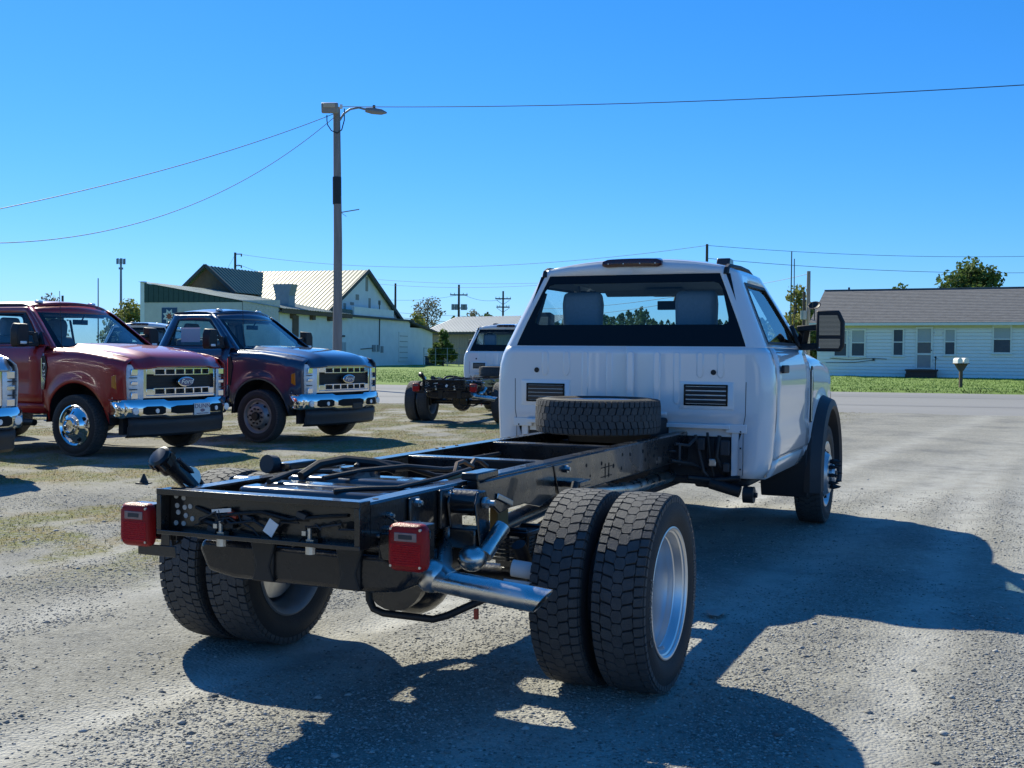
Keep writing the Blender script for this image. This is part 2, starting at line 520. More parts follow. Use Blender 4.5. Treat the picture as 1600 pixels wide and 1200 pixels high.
# lawns beyond the road, rising gently
def lawn_mat():
    mt = pm('lawn', (.15, .235, .035), .95, 0, .5, .9, .8, 25)
    return mt
M['lawn'] = lawn_mat()
def lawn_z(x, y):
    u = road_u(x, y) / 1.0
    r = sstep(ROAD1 - .5, ROAD1 + .9, u) * .14 + sstep(ROAD1, 66, u) * .24
    far = sstep(12, 30, y - .25 * x * 0)
    return r * (1 - .35 * far) - .03 + (fbm(x * .9, y * .9, 4, 31) - .5) * .05 + (vnoise(x * 3.3, y * 3.3, 32) - .5) * .05
lx = np.concatenate([np.arange(30, 66, .38), np.arange(66, 150, 1.6)]); ly = np.concatenate([np.arange(-60, -14, 1.5), np.arange(-14, 60, .42), np.arange(60, 110, 2.0)])
def lawn_h(x, y):
    u = road_u(x, y) + (fbm(x * .5, y * .7, 3, 41) - .5) * .5
    return np.where(u < ROAD1, -.06, lawn_z(x, y))
lawn = sheet('lawn', lx, ly, lawn_h, M['lawn'])

# loose stones (one object: nobody could count them)
def pebbles(n, near, far, seed, smin, smax):
    r = np.random.default_rng(seed)
    # spread over the visible wedge of the lot, denser towards the camera
    d = near * (far / near) ** r.random(n)
    lat = (r.random(n) * 2 - 1) * .52 * d
    x = CAM.x + FW.x * d + RT.x * lat; y = CAM.y + FW.y * d + RT.y * lat
    clump = fbm(x * 1.1, y * 2.0, 4, 51)
    keep = (r.random(n) < sstep(.34, .62, clump) * (1 - .75 * track(x, y)) * (1 - .6 * grass_mask(x, y)) + .06)
    x, y, d = x[keep], y[keep], d[keep]; n = len(x)
    sz = (smin + (smax - smin) * r.random(n) ** 3.2)
    z = lot_h(x, y)
    octv = np.array([(1, 0, 0), (0, 1, 0), (-1, 0, 0), (0, -1, 0), (0, 0, 1), (0, 0, -.5)], float)
    tri = np.array([(0, 1, 4), (1, 2, 4), (2, 3, 4), (3, 0, 4), (1, 0, 5), (2, 1, 5), (3, 2, 5), (0, 3, 5)])
    v = octv[None] * (1 + .55 * (r.random((n, 6, 3)) - .5)) + .45 * (r.random((n, 6, 3)) - .5)
    v[:, :, 2] *= .5
    v *= sz[:, None, None]
    a = r.random(n) * 6.283; ca, sa = np.cos(a), np.sin(a)
    vx = v[:, :, 0] * ca[:, None] - v[:, :, 1] * sa[:, None]; vy = v[:, :, 0] * sa[:, None] + v[:, :, 1] * ca[:, None]
    co = np.stack([vx + x[:, None], vy + y[:, None], v[:, :, 2] + z[:, None] + sz[:, None] * .12], -1).reshape(-1, 3)
    f = (tri[None] + (np.arange(n) * 6)[:, None, None]).reshape(-1, 3)
    return co, f
def tri_mesh(name, co, f, mat, smooth=False):
    me = bpy.data.meshes.new(name)
    me.vertices.add(len(co)); me.vertices.foreach_set('co', co.astype(np.float32).ravel())
    k = f.shape[1]
    me.loops.add(f.size); me.loops.foreach_set('vertex_index', f.ravel().astype(np.int32))
    me.polygons.add(len(f)); me.polygons.foreach_set('loop_start', (np.arange(len(f)) * k).astype(np.int32)); me.polygons.foreach_set('loop_total', np.full(len(f), k, np.int32))
    me.update(calc_edges=True); me.materials.append(mat)
    if smooth: me.shade_smooth()
    o = link(bpy.data.objects.new(name, me)); return o
def stone_mat():
    mt, nt, b = newmat('loose_stone'); L = nt.links.new; N = nt.nodes.new
    geo = N('ShaderNodeNewGeometry')
    r = N('ShaderNodeValToRGB'); e = r.color_ramp.elements
    e[0].position, e[0].color = 0, (.14, .138, .13, 1); e[1].position, e[1].color = 1, (.50, .49, .46, 1)
    k = e.new(.3); k.color = (.26, .255, .235, 1); k = e.new(.7); k.color = (.36, .35, .32, 1)
    L(geo.outputs['Random Per Island'], r.inputs[0]); L(r.outputs[0], b.inputs['Base Color']); b.inputs['Roughness'].default_value = .9
    b.inputs['Specular IOR Level'].default_value = .25
    return mt
M['stone'] = stone_mat()
c1, f1 = pebbles(260000, 2.4, 12, 61, .0026, .0095)
c2, f2 = pebbles(2600, 2.4, 14, 62, .007, .022)
co = np.concatenate([c1, c2]); ff = np.concatenate([f1, f2 + len(c1)])
o = tri_mesh('loose_gravel', co, ff, M['stone']); tag(o, 'loose grey stones scattered over the gravel lot', 'gravel', kind='stuff')

# blades of grass
def blades(n, xf, yf, zf, h0, h1, w, seed, maskf):
    r = np.random.default_rng(seed)
    x, y = xf(r, n), yf(r, n)
    if maskf is not None:
        k = r.random(len(x)) < maskf(x, y); x, y = x[k], y[k]
    n = len(x); z = zf(x, y)
    h = h0 + (h1 - h0) * r.random(n) ** 2; a = r.random(n) * 6.283; lean = (r.random((n, 2)) - .5) * (3.2 if h1 < .03 else 1.3)
    dx, dy = np.cos(a) * w * .5, np.sin(a) * w * .5
    p0 = np.stack([x - dx, y - dy, z - .004], -1); p1 = np.stack([x + dx, y + dy, z - .004], -1)
    p2 = np.stack([x + lean[:, 0] * h, y + lean[:, 1] * h, z + h], -1)
    co = np.stack([p0, p1, p2], 1).reshape(-1, 3)
    return co, np.arange(3 * n).reshape(-1, 3)
def blade_mat(name, stops):
    mt, nt, b = newmat(name); L = nt.links.new; N = nt.nodes.new
    geo = N('ShaderNodeNewGeometry'); r = N('ShaderNodeValToRGB'); e = r.color_ramp.elements
    e[0].position, e[0].color = 0, (*stops[0], 1); e[1].position, e[1].color = 1, (*stops[-1], 1)
    for i, c in enumerate(stops[1:-1]):
        k = e.new((i + 1) / (len(stops) - 1)); k.color = (*c, 1)
    L(geo.outputs['Random Per Island'], r.inputs[0]); L(r.outputs[0], b.inputs['Base Color']); b.inputs['Roughness'].default_value = .8
    b.inputs['Specular IOR Level'].default_value = .2
    return mt
M['dry_blade'] = blade_mat('dry_grass', [(.22, .13, .06), (.32, .26, .10), (.21, .21, .06), (.10, .14, .03)])
M['green_blade'] = blade_mat('green_grass', [(.12, .20, .03), (.17, .28, .04), (.25, .32, .06)])
co, f = blades(600000, lambda r, n: 1 + 24 * r.random(n), lambda r, n: .2 + 22 * r.random(n) ** 1.3, lot_h, .004, .028, .006, 71, grass_mask)
tag(tri_mesh('dry_grass', co, f, M['dry_blade']), 'patchy dry yellow grass growing through the gravel', 'grass', kind='stuff')
co, f = blades(120000, lambda r, n: 40 + 30 * r.random(n), lambda r, n: -16 + 60 * r.random(n), lawn_z, .025, .085, .03, 72, lambda x, y: (road_u(x, y) > ROAD1 + .05) * sstep(78, ROAD1, road_u(x, y)) * .9)
tag(tri_mesh('lawn_grass', co, f, M['green_blade']), 'bright green mown grass beyond the road', 'grass', kind='stuff')

co, f = blades(60000, lambda r, n: 40 + 12 * r.random(n), lambda r, n: -16 + 60 * r.random(n), lawn_z, .04, .13, .035, 73, lambda x, y: ((road_u(x, y) > ROAD1 - .05) & (road_u(x, y) < ROAD1 + .45 + .5 * fbm(x * .3, y * .5, 3, 77))) * 1.0)
M['edge_blade'] = blade_mat('dark_verge_grass', [(.05, .09, .015), (.08, .14, .02), (.13, .19, .03)])
tag(tri_mesh('verge_grass', co, f, M['edge_blade']), 'longer darker grass along the far edge of the road', 'grass', kind='stuff')
# ------------------------------------------------------------------ wheels
TR = 0.405
def tyre_profile(w=.228, r=TR, rim=.262):
    h = w / 2
    # closed section: outer carcass below the blocks, sidewalls, bead, inside
    return [(r - .013, -h * .80), (r - .013, h * .80), (r - .030, h * .90), (r - .062, h * .985), (r - .085, h * 1.0), (rim + .03, h * .93),
            (rim + .012, h * .84), (rim - .004, h * .80), (rim - .004, h * .70), (rim + .03, h * .66),
            (rim + .03, -h * .66), (rim - .004, -h * .70), (rim - .004, -h * .80), (rim + .012, -h * .84), (rim + .03, -h * .93), (r - .085, -h), (r - .062, -h * .985), (r - .030, -h * .90)]

def make_tread_mesh(w=.228, r=TR, n=50):
    mb = MB(); h = w / 2
    rows = [(-.88, -.585), (-.535, -.205), (-.155, .155), (.205, .535), (.585, .88)]
    for k, (a, b) in enumerate(rows):
        sh = k in (0, 4)
        nn = int(n * 1.3) if sh else n
        for i in range(nn):
            t0 = (i + (.5 if k % 2 else 0)) / nn * 2 * PI
            dt = 2 * PI / nn
            g = .066 if not sh else .09
            jog = {1: .0, 2: .055, 3: .0}.get(k, 0)
            ya, yb = a * h, b * h
            ym = (ya + yb) / 2
            sl = (.12 if k == 0 else -.12) if sh else 0
            # outline (theta offset, y): interlocking edges
            if sh:
                pts = [(g, ya), (1 - g, ya), (1 - g + sl, yb), (g + sl, yb)]
            else:
                e = .006
                tl = {1: .10, 2: 0, 3: -.10}[k]
                pts = [(g - tl, ya), (.5, ya - e), (1 - g - tl, ya), (1 - g + jog, ym), (1 - g + tl, yb), (.5, yb + e), (g + tl, yb), (g - jog if k == 2 else g, ym)]
            K = len(pts)
            cy = sum(p[1] for p in pts) / K; ct = sum(p[0] for p in pts) / K
            vs = []
            for rr, sc in ((r - .016, 1.0), (r - .0015, .985), (r, .955)):
                for (t, y) in pts:
                    tt = t0 + (ct + (t - ct) * sc) * dt
                    yy = cy + (y - cy) * sc
                    rr2 = rr - (abs(yy) / h) ** 4 * .010
                    vs.append((rr2 * math.cos(tt), yy, rr2 * math.sin(tt)))
            fs = [tuple(range(2 * K, 3 * K))]
            for L in range(2):
                for q in range(K):
                    q2 = (q + 1) % K
                    fs.append((L * K + q, L * K + q2, (L + 1) * K + q2, (L + 1) * K + q))
            mb.add(vs, fs)
    # dark groove floor ribs at the shoulders: small buttress lugs on the sidewall edge
    for s in (-1, 1):
        nn = int(n * 1.3)
        for i in range(nn):
            t = (i + .5) / nn * 2 * PI
            c, sn = math.cos(t), math.sin(t)
            Mx = Matrix.Translation(((r - .026) * c, s * h * .875, (r - .026) * sn)) @ Matrix.Rotation(-t, 4, 'Y')
            mb.add(*MB._bx(.020, .012, .030), Mx)
    return mb.mesh('tread', M['tread'], 30)

def make_sidewall_letters(a0):
    mb = MB()
    R0 = .332
    vs, fs = text_geo('Continental', .062, 0, .0015)
    if True:
        out = []
        for x, y, z in vs:
            th = a0 - x * .92 / R0
            rr = R0 + y * .8
            out.append((rr * math.cos(th), -.1135 - z - (.0 if rr < .318 else 0.0), rr * math.sin(th)))
        mb.add(out, fs)
    return mb.mesh('lettering', M['letter'])

TREAD_ME = make_tread_mesh()
TYRE_ME = MB().lathe(tyre_profile(), n=72, close=True).mesh('tyre', M['rubber'], 40, True)
LETTER_ME = make_sidewall_letters(PI * 1.02); LETTER_ME2 = make_sidewall_letters(PI * .02)

def obj(name, me, parent, loc=(0, 0, 0), rot=(0, 0, 0), label=None):
    o = link(bpy.data.objects.new(name, me)); o.parent = parent; o.location = loc; o.rotation_euler = rot
    if label: o['label'] = label
    return o

def nuts(mb, n, rad, y, r=.014, h=.03, spike=0):
    for i in range(n):
        a = 2 * PI * i / n + .2
        c = (rad * math.cos(a), y, rad * math.sin(a))
        mb.tube([(c[0], y + h / 2, c[2]), (c[0], y - h / 2, c[2])], r, 6)
        if spike:
            mb.tube([(c[0], y - h / 2, c[2]), (c[0], y - h / 2 - spike * .4, c[2]), (c[0], y - h / 2 - spike, c[2])], [r * 1.15, r * .75, r * .1], 8)

# outward = -Y for every wheel mesh; left-hand wheels are turned by 180 degrees
def rim_dish():          # rear outer dual: disc set deep inside
    mb = MB()
    mb.lathe([(.246, .1), (.250, .085), (.240, .07), (.225, .03), (.222, -.03), (.238, -.065), (.246, -.082), (.262, -.092), (.270, -.093), (.270, -.099), (.266, -.1005), (.260, -.099), (.254, -.092), (.2525, -.082), (.246, -.076), (.244, -.066), (.236, -.056), (.228, -.048), (.226, -.030),
              (.219, -.018), (.217, .0), (.213, .012), (.212, .04), (.208, .075), (.200, .095), (.170, .118), (.155, .125), (.075, .125), (.070, .11), (.0, .11)], n=64)
    mb.tube([(.236 * math.cos(-2.0), -.06, .236 * math.sin(-2.0)), (.222 * math.cos(-2.0), -.10, .222 * math.sin(-2.0))], .007, 8)
    return mb.mesh('rim', M['alu'], 30)
def rim_inner():         # rear inner dual seen from inside
    mb = MB()
    mb.lathe([(.238, -.1), (.250, -.09), (.236, -.07), (.222, -.03), (.222, .03), (.238, .07), (.246, .085), (.264, .093), (.270, .096), (.262, .101), (.248, .095), (.232, .078), (.214, .03), (.210, -.03), (.204, -.08),
              (.15, -.09), (.08, -.09)], n=56)
    return mb.mesh('rim', M['argent'], 35)
def rim_front():         # convex front wheel
    mb = MB()
    mb.lathe([(.238, .1), (.250, .085), (.222, .03), (.222, -.03), (.246, -.085), (.268, -.094), (.270, -.099), (.258, -.101), (.240, -.088), (.226, -.07), (.205, -.068), (.180, -.090), (.155, -.125), (.135, -.130), (.085, -.130), (.082, -.150), (.06, -.17), (.0, -.172)], n=56)
    return mb.mesh('rim', M['argent_front'], 35)
M['argent_front'] = pm('front_wheel_paint', (.52, .53, .54), .35, .75, .1, 12)
def holes(n, rad, y, r, mat, name='hand_hole'):
    mb = MB()
    for i in range(n):
        a = 2 * PI * (i + .5) / n
        mb.lathe([(r, 0), (r * .8, -.0015), (0, -.0015)], (rad * math.cos(a), y, rad * math.sin(a)), 14)
    return mb.mesh(name, mat)
RIM_DISH, RIM_IN, RIM_FRONT = rim_dish(), rim_inner(), rim_front()
HOLES_F = MB()
for i in range(8):
    a = 2 * PI * (i + .5) / 8
    HOLES_F.tube([(.192 * math.cos(a), -.072, .192 * math.sin(a)), (.186 * math.cos(a), -.089, .186 * math.sin(a))], .021, 14)
HOLES_F = HOLES_F.mesh('hand_hole', M['blackhole'])
_n = MB(); nuts(_n, 10, .110, -.142, .016, .03, .055); _n.cyl((0, -.165, 0), .03, .03, 'Y', 16)
NUTS_SPIKE = _n.mesh('lug_nut', M['black_plastic'], 30)
_n = MB(); nuts(_n, 10, .112, .112, .015, .03)
NUTS_DEEP = _n.mesh('lug_nut', M['zinc'], 30)
_h = MB(); _h.lathe([(.09, .12), (.085, .085), (.07, .055), (.0, .05)], n=28)
HUB_ME = _h.mesh('hub', M['black_paint'], 35)
_b = MB(); _b.lathe([(.19, -.06), (.195, -.05), (.195, .0), (.12, .01)], n=40)
_b.box((.13, .02, .05), (.09, .07, .16)); _b.box((.12, .055, -.02), (.05, .03, .10))
BRAKE_ME = _b.mesh('brake_caliper', M['zinc'], 35)

def wheel(root, x, y, side, rim, nut=None, hole=None, hub=None, letters=False, spin=0.0, z=TR, name='wheel', scale=1.0):
    """side -1: outward is -Y"""
    w = obj(name, rim, root, (x, y, z), (0, spin, 0) if side < 0 else (0, -spin, PI))
    w.scale = (scale,) * 3
    obj('tyre', TYRE_ME, w)
    obj('tread', TREAD_ME, w)
    if letters: obj('lettering', LETTER_ME, w); obj('lettering', LETTER_ME2, w)
    if nut: obj('lug_nut', nut, w)
    if hole: obj('hand_hole', hole, w)
    if hub: obj('hub', hub, w)
    return w
# ------------------------------------------------------------------ pickup cab and front end (u = metres ahead of the front axle)
SIDE = [(.54, .925), (.60, .958), (.68, .982), (.80, .990), (1.0, 1.0), (1.18, 1.0), (1.30, .990), (1.38, .965), (1.43, .940), (1.955, .715)]
def sy(z): return pl(z, SIDE)
ZB, ZT = 1.43, 1.955
def t_of(z): return max(0.0, (z - ZB) / (ZT - ZB))

class Body:
    def __init__(s, root, paint, WB, cab_len=2.16, flare='lip', front=True, interior=True, door_handle='paint'):
        s.root = root; s.p = paint; s.WB = WB; s.cl = cab_len
        s.flare = flare
        s.cab(); s.roof(); s.glazing(); s.doors(); s.fenders(); s.hood()
        s.inside()
        if front: s.front()
    # helpers to turn cab coordinates into truck coordinates
    def P(s, u, y, z): return (u + s.WB, y, z)
    def ub(s, z):                       # rear wall leans forward above the belt
        return -s.cl + .125 * t_of(z)
    def uf(s, z): return pl(z, [(1.40, -.50), (1.43, -.53), (1.70, -.86), (1.86, -1.06), (1.955, -1.20)])
    def uwf(s, z): return s.uf(z) - pl(z, [(1.43, .17), (1.88, .10), (1.955, .09)])
    def uwr(s, z): return -s.cl + pl(z, [(1.43, .225), (1.90, .30), (1.955, .31)])
    def ydoor_r(s): return -s.cl + .205
    def section(s, z, crown=False):
        """half section (Y>0) from rear centre round the corner and forward along the side"""
        yb = sy(z); ub = s.ub(z)
        yw = lerp(.825, .685, min(1, max(0, (z - 1.435) / (1.935 - 1.435)))) if z > 1.43 else (.825 if z > .91 else .785)
        ye = yb - .085
        yw = min(yw, ye - .02)
        cols = [(ub, 0), (ub, yw * .35), (ub, yw * .7), (ub, yw)]
        rr = .085; rf = .12
        for k in range(6):
            a = PI / 2 * k / 5
            cols.append((ub + rf * (1 - math.cos(a)), ye + rr * math.sin(a)))
        if z >= ZB - 1e-6:
            a, b, c = s.uwr(z), s.uwf(z), s.uf(z)
            cols += [(a, yb), (lerp(a, b, .33), yb), (lerp(a, b, .66), yb), (b, yb), (c, yb)]
        else:
            q = s.ydoor_r()
            cols += [(lerp(ub + rf, q, .5), yb), (q, yb)]
        pts = []
        for i, (u, y) in enumerate(cols):
            zz = z
            if crown and i <= 9:
                zz = z + .078 * (1 - min(1, (y / .75)) ** 2.2) * (1 if i < 8 else .4)
            pts.append(s.P(u, y, zz))
        return pts
    def cab(s):
        mb = MB()
        zs = [.56, .62, .70, .80, .915, 1.0, 1.1, 1.2, 1.3, 1.38, ZB]
        rows = [s.section(z) for z in zs[:-1]]
        rows.append(s.section(ZB)[:12])
        # lower belt row shares columns 0..11
        rows[-1][10] = s.P(lerp(s.ub(ZB) + .12, s.ydoor_r(), .5), sy(ZB), ZB); rows[-1][11] = s.P(s.ydoor_r(), sy(ZB), ZB)
        for sg in (1, -1):
            rr = [[(x, sg * y, z) for x, y, z in r] for r in rows]
            mb.grid(rr, flip=(sg > 0), drop=lambda i, j: (i < 4 and j < 3))
        # greenhouse
        zs2 = [ZB, 1.435, 1.455, 1.60, 1.75, 1.88, 1.935, ZT]
        rows2 = [s.section(z, crown=(z == ZT)) for z in zs2]
        def drop(i, j):
            if j < 3 and 1 <= i <= 5: return True
            if 10 <= j <= 12 and 2 <= i <= 4: return True
            return False
        for sg in (1, -1):
            rr = [[(x, sg * y, z) for x, y, z in r] for r in rows2]
            mb.grid(rr, flip=(sg > 0), drop=drop)
        # rocker below the door
        u0, u1 = s.ydoor_r(), -.60
        for sg in (1, -1):
            rr = []
            for z, y in ((.54, .80), (.54, .925), (.60, .958), (.665, .976)):
                rr.append([s.P(lerp(u0, u1, k / 6), sg * y, z) for k in range(7)])
            mb.grid(rr, flip=(sg > 0))
        # stamped ribs and pads pressed into the rear wall
        x0 = s.WB - s.cl; k = .006
        for y in (-.66, -.52, -.36, -.22, -.03, .12, .30, .44, .60):
            zl = 1.225 if abs(y) > .37 else 1.04
            w = .030
            r_ = MB(); x1 = x0 - .0225 * 0
            r_.prism([(y - w, 1.385), (y - w * .4, 1.40), (y + w * .4, 1.40), (y + w, 1.385), (y + w, zl + .02), (y + w * .4, zl), (y - w * .4, zl), (y - w, zl + .02)], lambda q, z: (x0 + .004, q, z), lambda q, z: (x0 - k, y + (q - y) * .62, 1.22 + (z - 1.22) * .97))
            r_.build('pressed_rib', s.p, s.root, bevel=.004, seg=3, fix=True)
        for (y0, y1, z0, z1) in ((-.76, -.37, 1.005, 1.205), (.40, .79, 1.005, 1.2), (-.30, .34, .955, .995)):
            r_ = MB(); e = .014
            r_.prism([(y0, z0), (y1, z0), (y1, z1), (y0, z1)], lambda q, z: (x0 + .004, q, z), lambda q, z: (x0 - .005, q + (e if q == y0 else -e), z + (e if z == z0 else -e)))
            r_.build('pressed_pad', s.p, s.root, bevel=.004, seg=3, fix=True)
        s.body = mb.build('cab', [s.p, M['lining']], s.root, smooth=38, solid=.022, matoff=1)
        # lower flange and wings of the rear wall
        fl = MB(); x0 = s.WB - s.cl
        fl.bb(x0 - .022, x0 + .03, -.73, .73, .885, .915)
        fl.bb(x0 + .03, x0 + .045, -.73, .73, .83, .885)
        for sg in (1, -1):
            fl.bb(x0 + .012, x0 + .06, sg * .735, sg * .785, .56, .915)
            fl.bb(x0 - .004, x0 + .03, sg * .70, sg * .84, .86, .918)
        fl.build('sill_flange', s.p, s.root, bevel=.004)
        for sg in (1, -1):
            q = MB(); q.bb(x0 - .0012, x0 + .002, sg * .815, sg * .8185, .58, .90); q.tube([(x0 - .0005, sg * .8165, .90), (x0 - .0005, sg * .83, .98), (x0 - .0003, sg * .832, 1.2)], .0022, 5)
            q.build('panel_seam', M['blackhole'], s.root)
            for z in (.62, .76, .87):
                q = MB(); q.cyl((x0 - .003, sg * .80, z), .006, .004, 'X', 10); q.build('panel_clip', M['dark_plastic'], s.root)
        g = MB(); g.bb(x0 + .06, x0 + .10, -.74, .74, .55, .95); g.bb(x0 + .1, s.WB - .55, -.70, .70, .58, .66)
        for k in range(5): g.bb(x0 + .02, x0 + .06, -.62 + k * .28, -.56 + k * .28, .66, .82)
        g.build('floor_pan', M['inside'], s.root, bevel=.01)
    def roof(s):
        mb = MB(); rows = []
        us = [s.ub(ZT), s.ub(ZT) + .05, s.ub(ZT) + .16, lerp(s.ub(ZT), -1.2, .4), lerp(s.ub(ZT), -1.2, .7), -1.38, -1.27, -1.205]
        lift = [0, .014, .024, .036, .036, .026, .014, 0]
        fr = [1, .9, .6, .2, 0, 0, 0, 0]
        N = 16
        for i, (u, l) in enumerate(zip(us, lift)):
            r = []
            for k in range(N + 1):
                y = lerp(-.715, .715, k / N)
                q = abs(y) / .75
                fwd = .0
                if i >= 5: fwd = (.16, .16, .16)[i - 5] * (1 - (abs(y) / .715) ** 2) * ((i - 4) / 3)
                # rear corners follow the rounded section
                cu = 0
                if i < 3 and abs(y) > .63: cu = .12 * (1 - math.sqrt(max(0, 1 - ((abs(y) - .63) / .085) ** 2)) if abs(y) < .715 else 1) * (1 - i / 3)
                z = ZT + .078 * (1 - min(1, q) ** 2.2) * 1.0 + l * (1 - q ** 4)
                if abs(y) > .714: z = ZT
                r.append(s.P(u + fwd + cu, y, z))
            rows.append(r)
        mb.grid(rows, flip=True)
        s.roofo = mb.build('roof', [s.p, M['lining']], s.root, smooth=50, solid=.03, matoff=1)
        # black ditch mouldings
        for sg in (1, -1):
            t = MB(); path = []
            for u, z in ((s.ub(ZT) - .004, ZT - .028), (s.ub(ZT) + .008, ZT + .006), (s.ub(ZT) + .07, ZT + .028), (lerp(s.ub(ZT), -1.2, .5), ZT + .038), (-1.35, ZT + .03), (-1.2, ZT + .0)):
                path.append(s.P(u, sg * .660, z))
            t.tube(path, .020, 6)
            t.build('roof_moulding', M['black_plastic'], s.root, smooth=40)
        # five clearance lamps at the front of the roof
        for y in (-.47, -.15, 0, .15, .47):
            q = abs(y) / .70
            l = MB(); u = -1.33 + .14 * (1 - (abs(y) / .665) ** 2)
            z = ZT + .078 * (1 - q ** 2.2) + (.062 if abs(y) > .3 else .010)
            if s.flare != 'wide': l.prism([(-.055, -.02), (.055, -.02), (.04, .012), (-.035, .014)], lambda a, b: s.P(u + a, y - .035, z + b - .02), lambda a, b: s.P(u + a, y + .035, z + b - .02))
            else: l.prism([(-.075, -.02), (.075, -.02), (.06, .03), (-.05, .034)], lambda a, b: s.P(u + a, y - .05, z + b), lambda a, b: s.P(u + a, y + .05, z + b))
            l.build('clearance_lamp', M['lamp_cap'] if s.flare == 'wide' else M['clear_lens'], s.root, bevel=.008)
    def glazing(s):
        W_ = s.WB
        # rear window: pane and black border
        yb, yt, zb, zt = .822, .688, 1.438, 1.932
        def rp(y, z, o=0): return s.P(s.ub(z) + .004 + o, y, z)
        def quad(ins_s, ins_t, ins_b):
            z0, z1 = zb + ins_b, zt - ins_t
            def yy(z): return lerp(yb, yt, (z - zb) / (zt - zb)) - ins_s
            r = .05
            pts = []
            for (sy_, z, dz) in ((1, z0, 1), (1, z1, -1), (-1, z1, -1), (-1, z0, 1)):
                y = yy(z)
                a = (sy_ * (y - r), z); b = (sy_ * yy(z + dz * r), z + dz * r)
                pts += [a, (sy_ * (y - .25 * r), z + dz * .25 * r), b] if (sy_ * dz > 0) else [b, (sy_ * (y - .25 * r), z + dz * .25 * r), a]
            return pts
        outer = [(yb, zb), (yb, zb), (lerp(yb, yt, .1), lerp(zb, zt, .1)), (lerp(yb, yt, .9), lerp(zb, zt, .9)), (yt, zt), (yt, zt), (-yt, zt), (-yt, zt), (-lerp(yb, yt, .9), lerp(zb, zt, .9)), (-lerp(yb, yt, .1), lerp(zb, zt, .1)), (-yb, zb), (-yb, zb)]
        inner = quad(.074, .056, .145)
        fr = MB()
        fr.ring([rp(y, z) for y, z in outer], [rp(y, z) for y, z in inner], flip=True)
        # parent pane, border its sub-part
        pane = MB(); pane.add([rp(y, z, .003) for y, z in inner], [tuple(range(len(inner)))[::-1]])
        po = pane.build('rear_window', M['glass'], s.root)
        fr.build('window_border', M['frit'], po, solid=.004)
        # windscreen
        rows = []; zs = [1.405, 1.43, 1.60, 1.75, 1.865, 1.885, ZT]
        N = 12
        for z in zs:
            y0 = sy(z) - .012
            rows.append([s.P(s.uf(z) + .17 * (1 - (k * 2 / N - 1) ** 2) - .012, y0 * (k * 2 / N - 1), z + (.06 if z == ZT else 0) * (1 - (k * 2 / N - 1) ** 2)) for k in range(N + 1)])
        pane = MB(); pane.grid(rows, drop=lambda i, j: i in (0, 4, 5) or j in (0, N - 1))
        hd = MB(); hd.grid(rows[5:]); hd.build('roof_front', s.p, s.root, smooth=60, solid=.008, fix=False)
        wo = pane.build('windscreen', M['shield'], s.root, smooth=60)
        fb = MB(); fb.grid(rows, drop=lambda i, j: i == 5 or not (i in (0, 4) or j in (0, N - 1)))
        fb.build('window_border', M['frit'], wo, smooth=60)
        # wiper
        wp = MB()
        for y0, y1 in ((-.55, .05), (.1, .70)):
            wp.tube([s.P(s.uf(1.44) + .17 * (1 - (y / .93) ** 2) + .02, y, 1.445 + .02 * abs(y - y0)) for y in np.linspace(y0, y1, 5)], .009, 6)
        wp.build('wiper', M['black_plastic'], s.root)
        # a-pillar cover strips (body colour)
        for sg in (1, -1):
            ap = MB(); rr = []
            for z in [1.40, 1.43, 1.60, 1.75, 1.88, ZT]:
                rr.append([s.P(s.uf(z) - .0, sg * sy(z), z), s.P(s.uf(z) + .035, sg * (sy(z) - .012), z + .004), s.P(s.uf(z) + .050, sg * (sy(z) - .05), z + .004)])
            ap.grid(rr, flip=(sg > 0))
            ap.build('windscreen_pillar', s.p, s.root, smooth=50, solid=.01)
        # side windows
        for sg in (1, -1):
            zs = [1.457, 1.60, 1.75, 1.879]
            A = []
            for z in zs: A.append((s.uwr(z), z))
            B = []
            for z in zs: B.append((s.uwf(z), z))
            if s.cl > 2.5:
                pass
            out = A + B[::-1]
            cx = sum(u for u, z in out) / len(out); cz = sum(z for u, z in out) / len(out)
            ins = [(u + (.028 if u < cx else -.028), z + (.016 if z < 1.5 else (-.022 if z > 1.86 else 0))) for u, z in out]
            f3 = lambda q, o: [s.P(u, sg * (sy(z) + o), z) for u, z in q]
            pane = MB(); k = len(ins)
            pane.add(f3(ins, -.012), [(i, i + 1, k - 2 - i, k - 1 - i) for i in range(k // 2 - 1)])
            po = pane.build('side_window', M['glass'], s.root)
            rg = MB(); rg.ring(f3(out, .003), f3(ins, .003)); rg.ring(f3(out, -.02), f3(out, .003)); rg.ring(f3(ins, .003), f3(ins, -.02))
            rg.build('window_seal', M['black_plastic'], po)
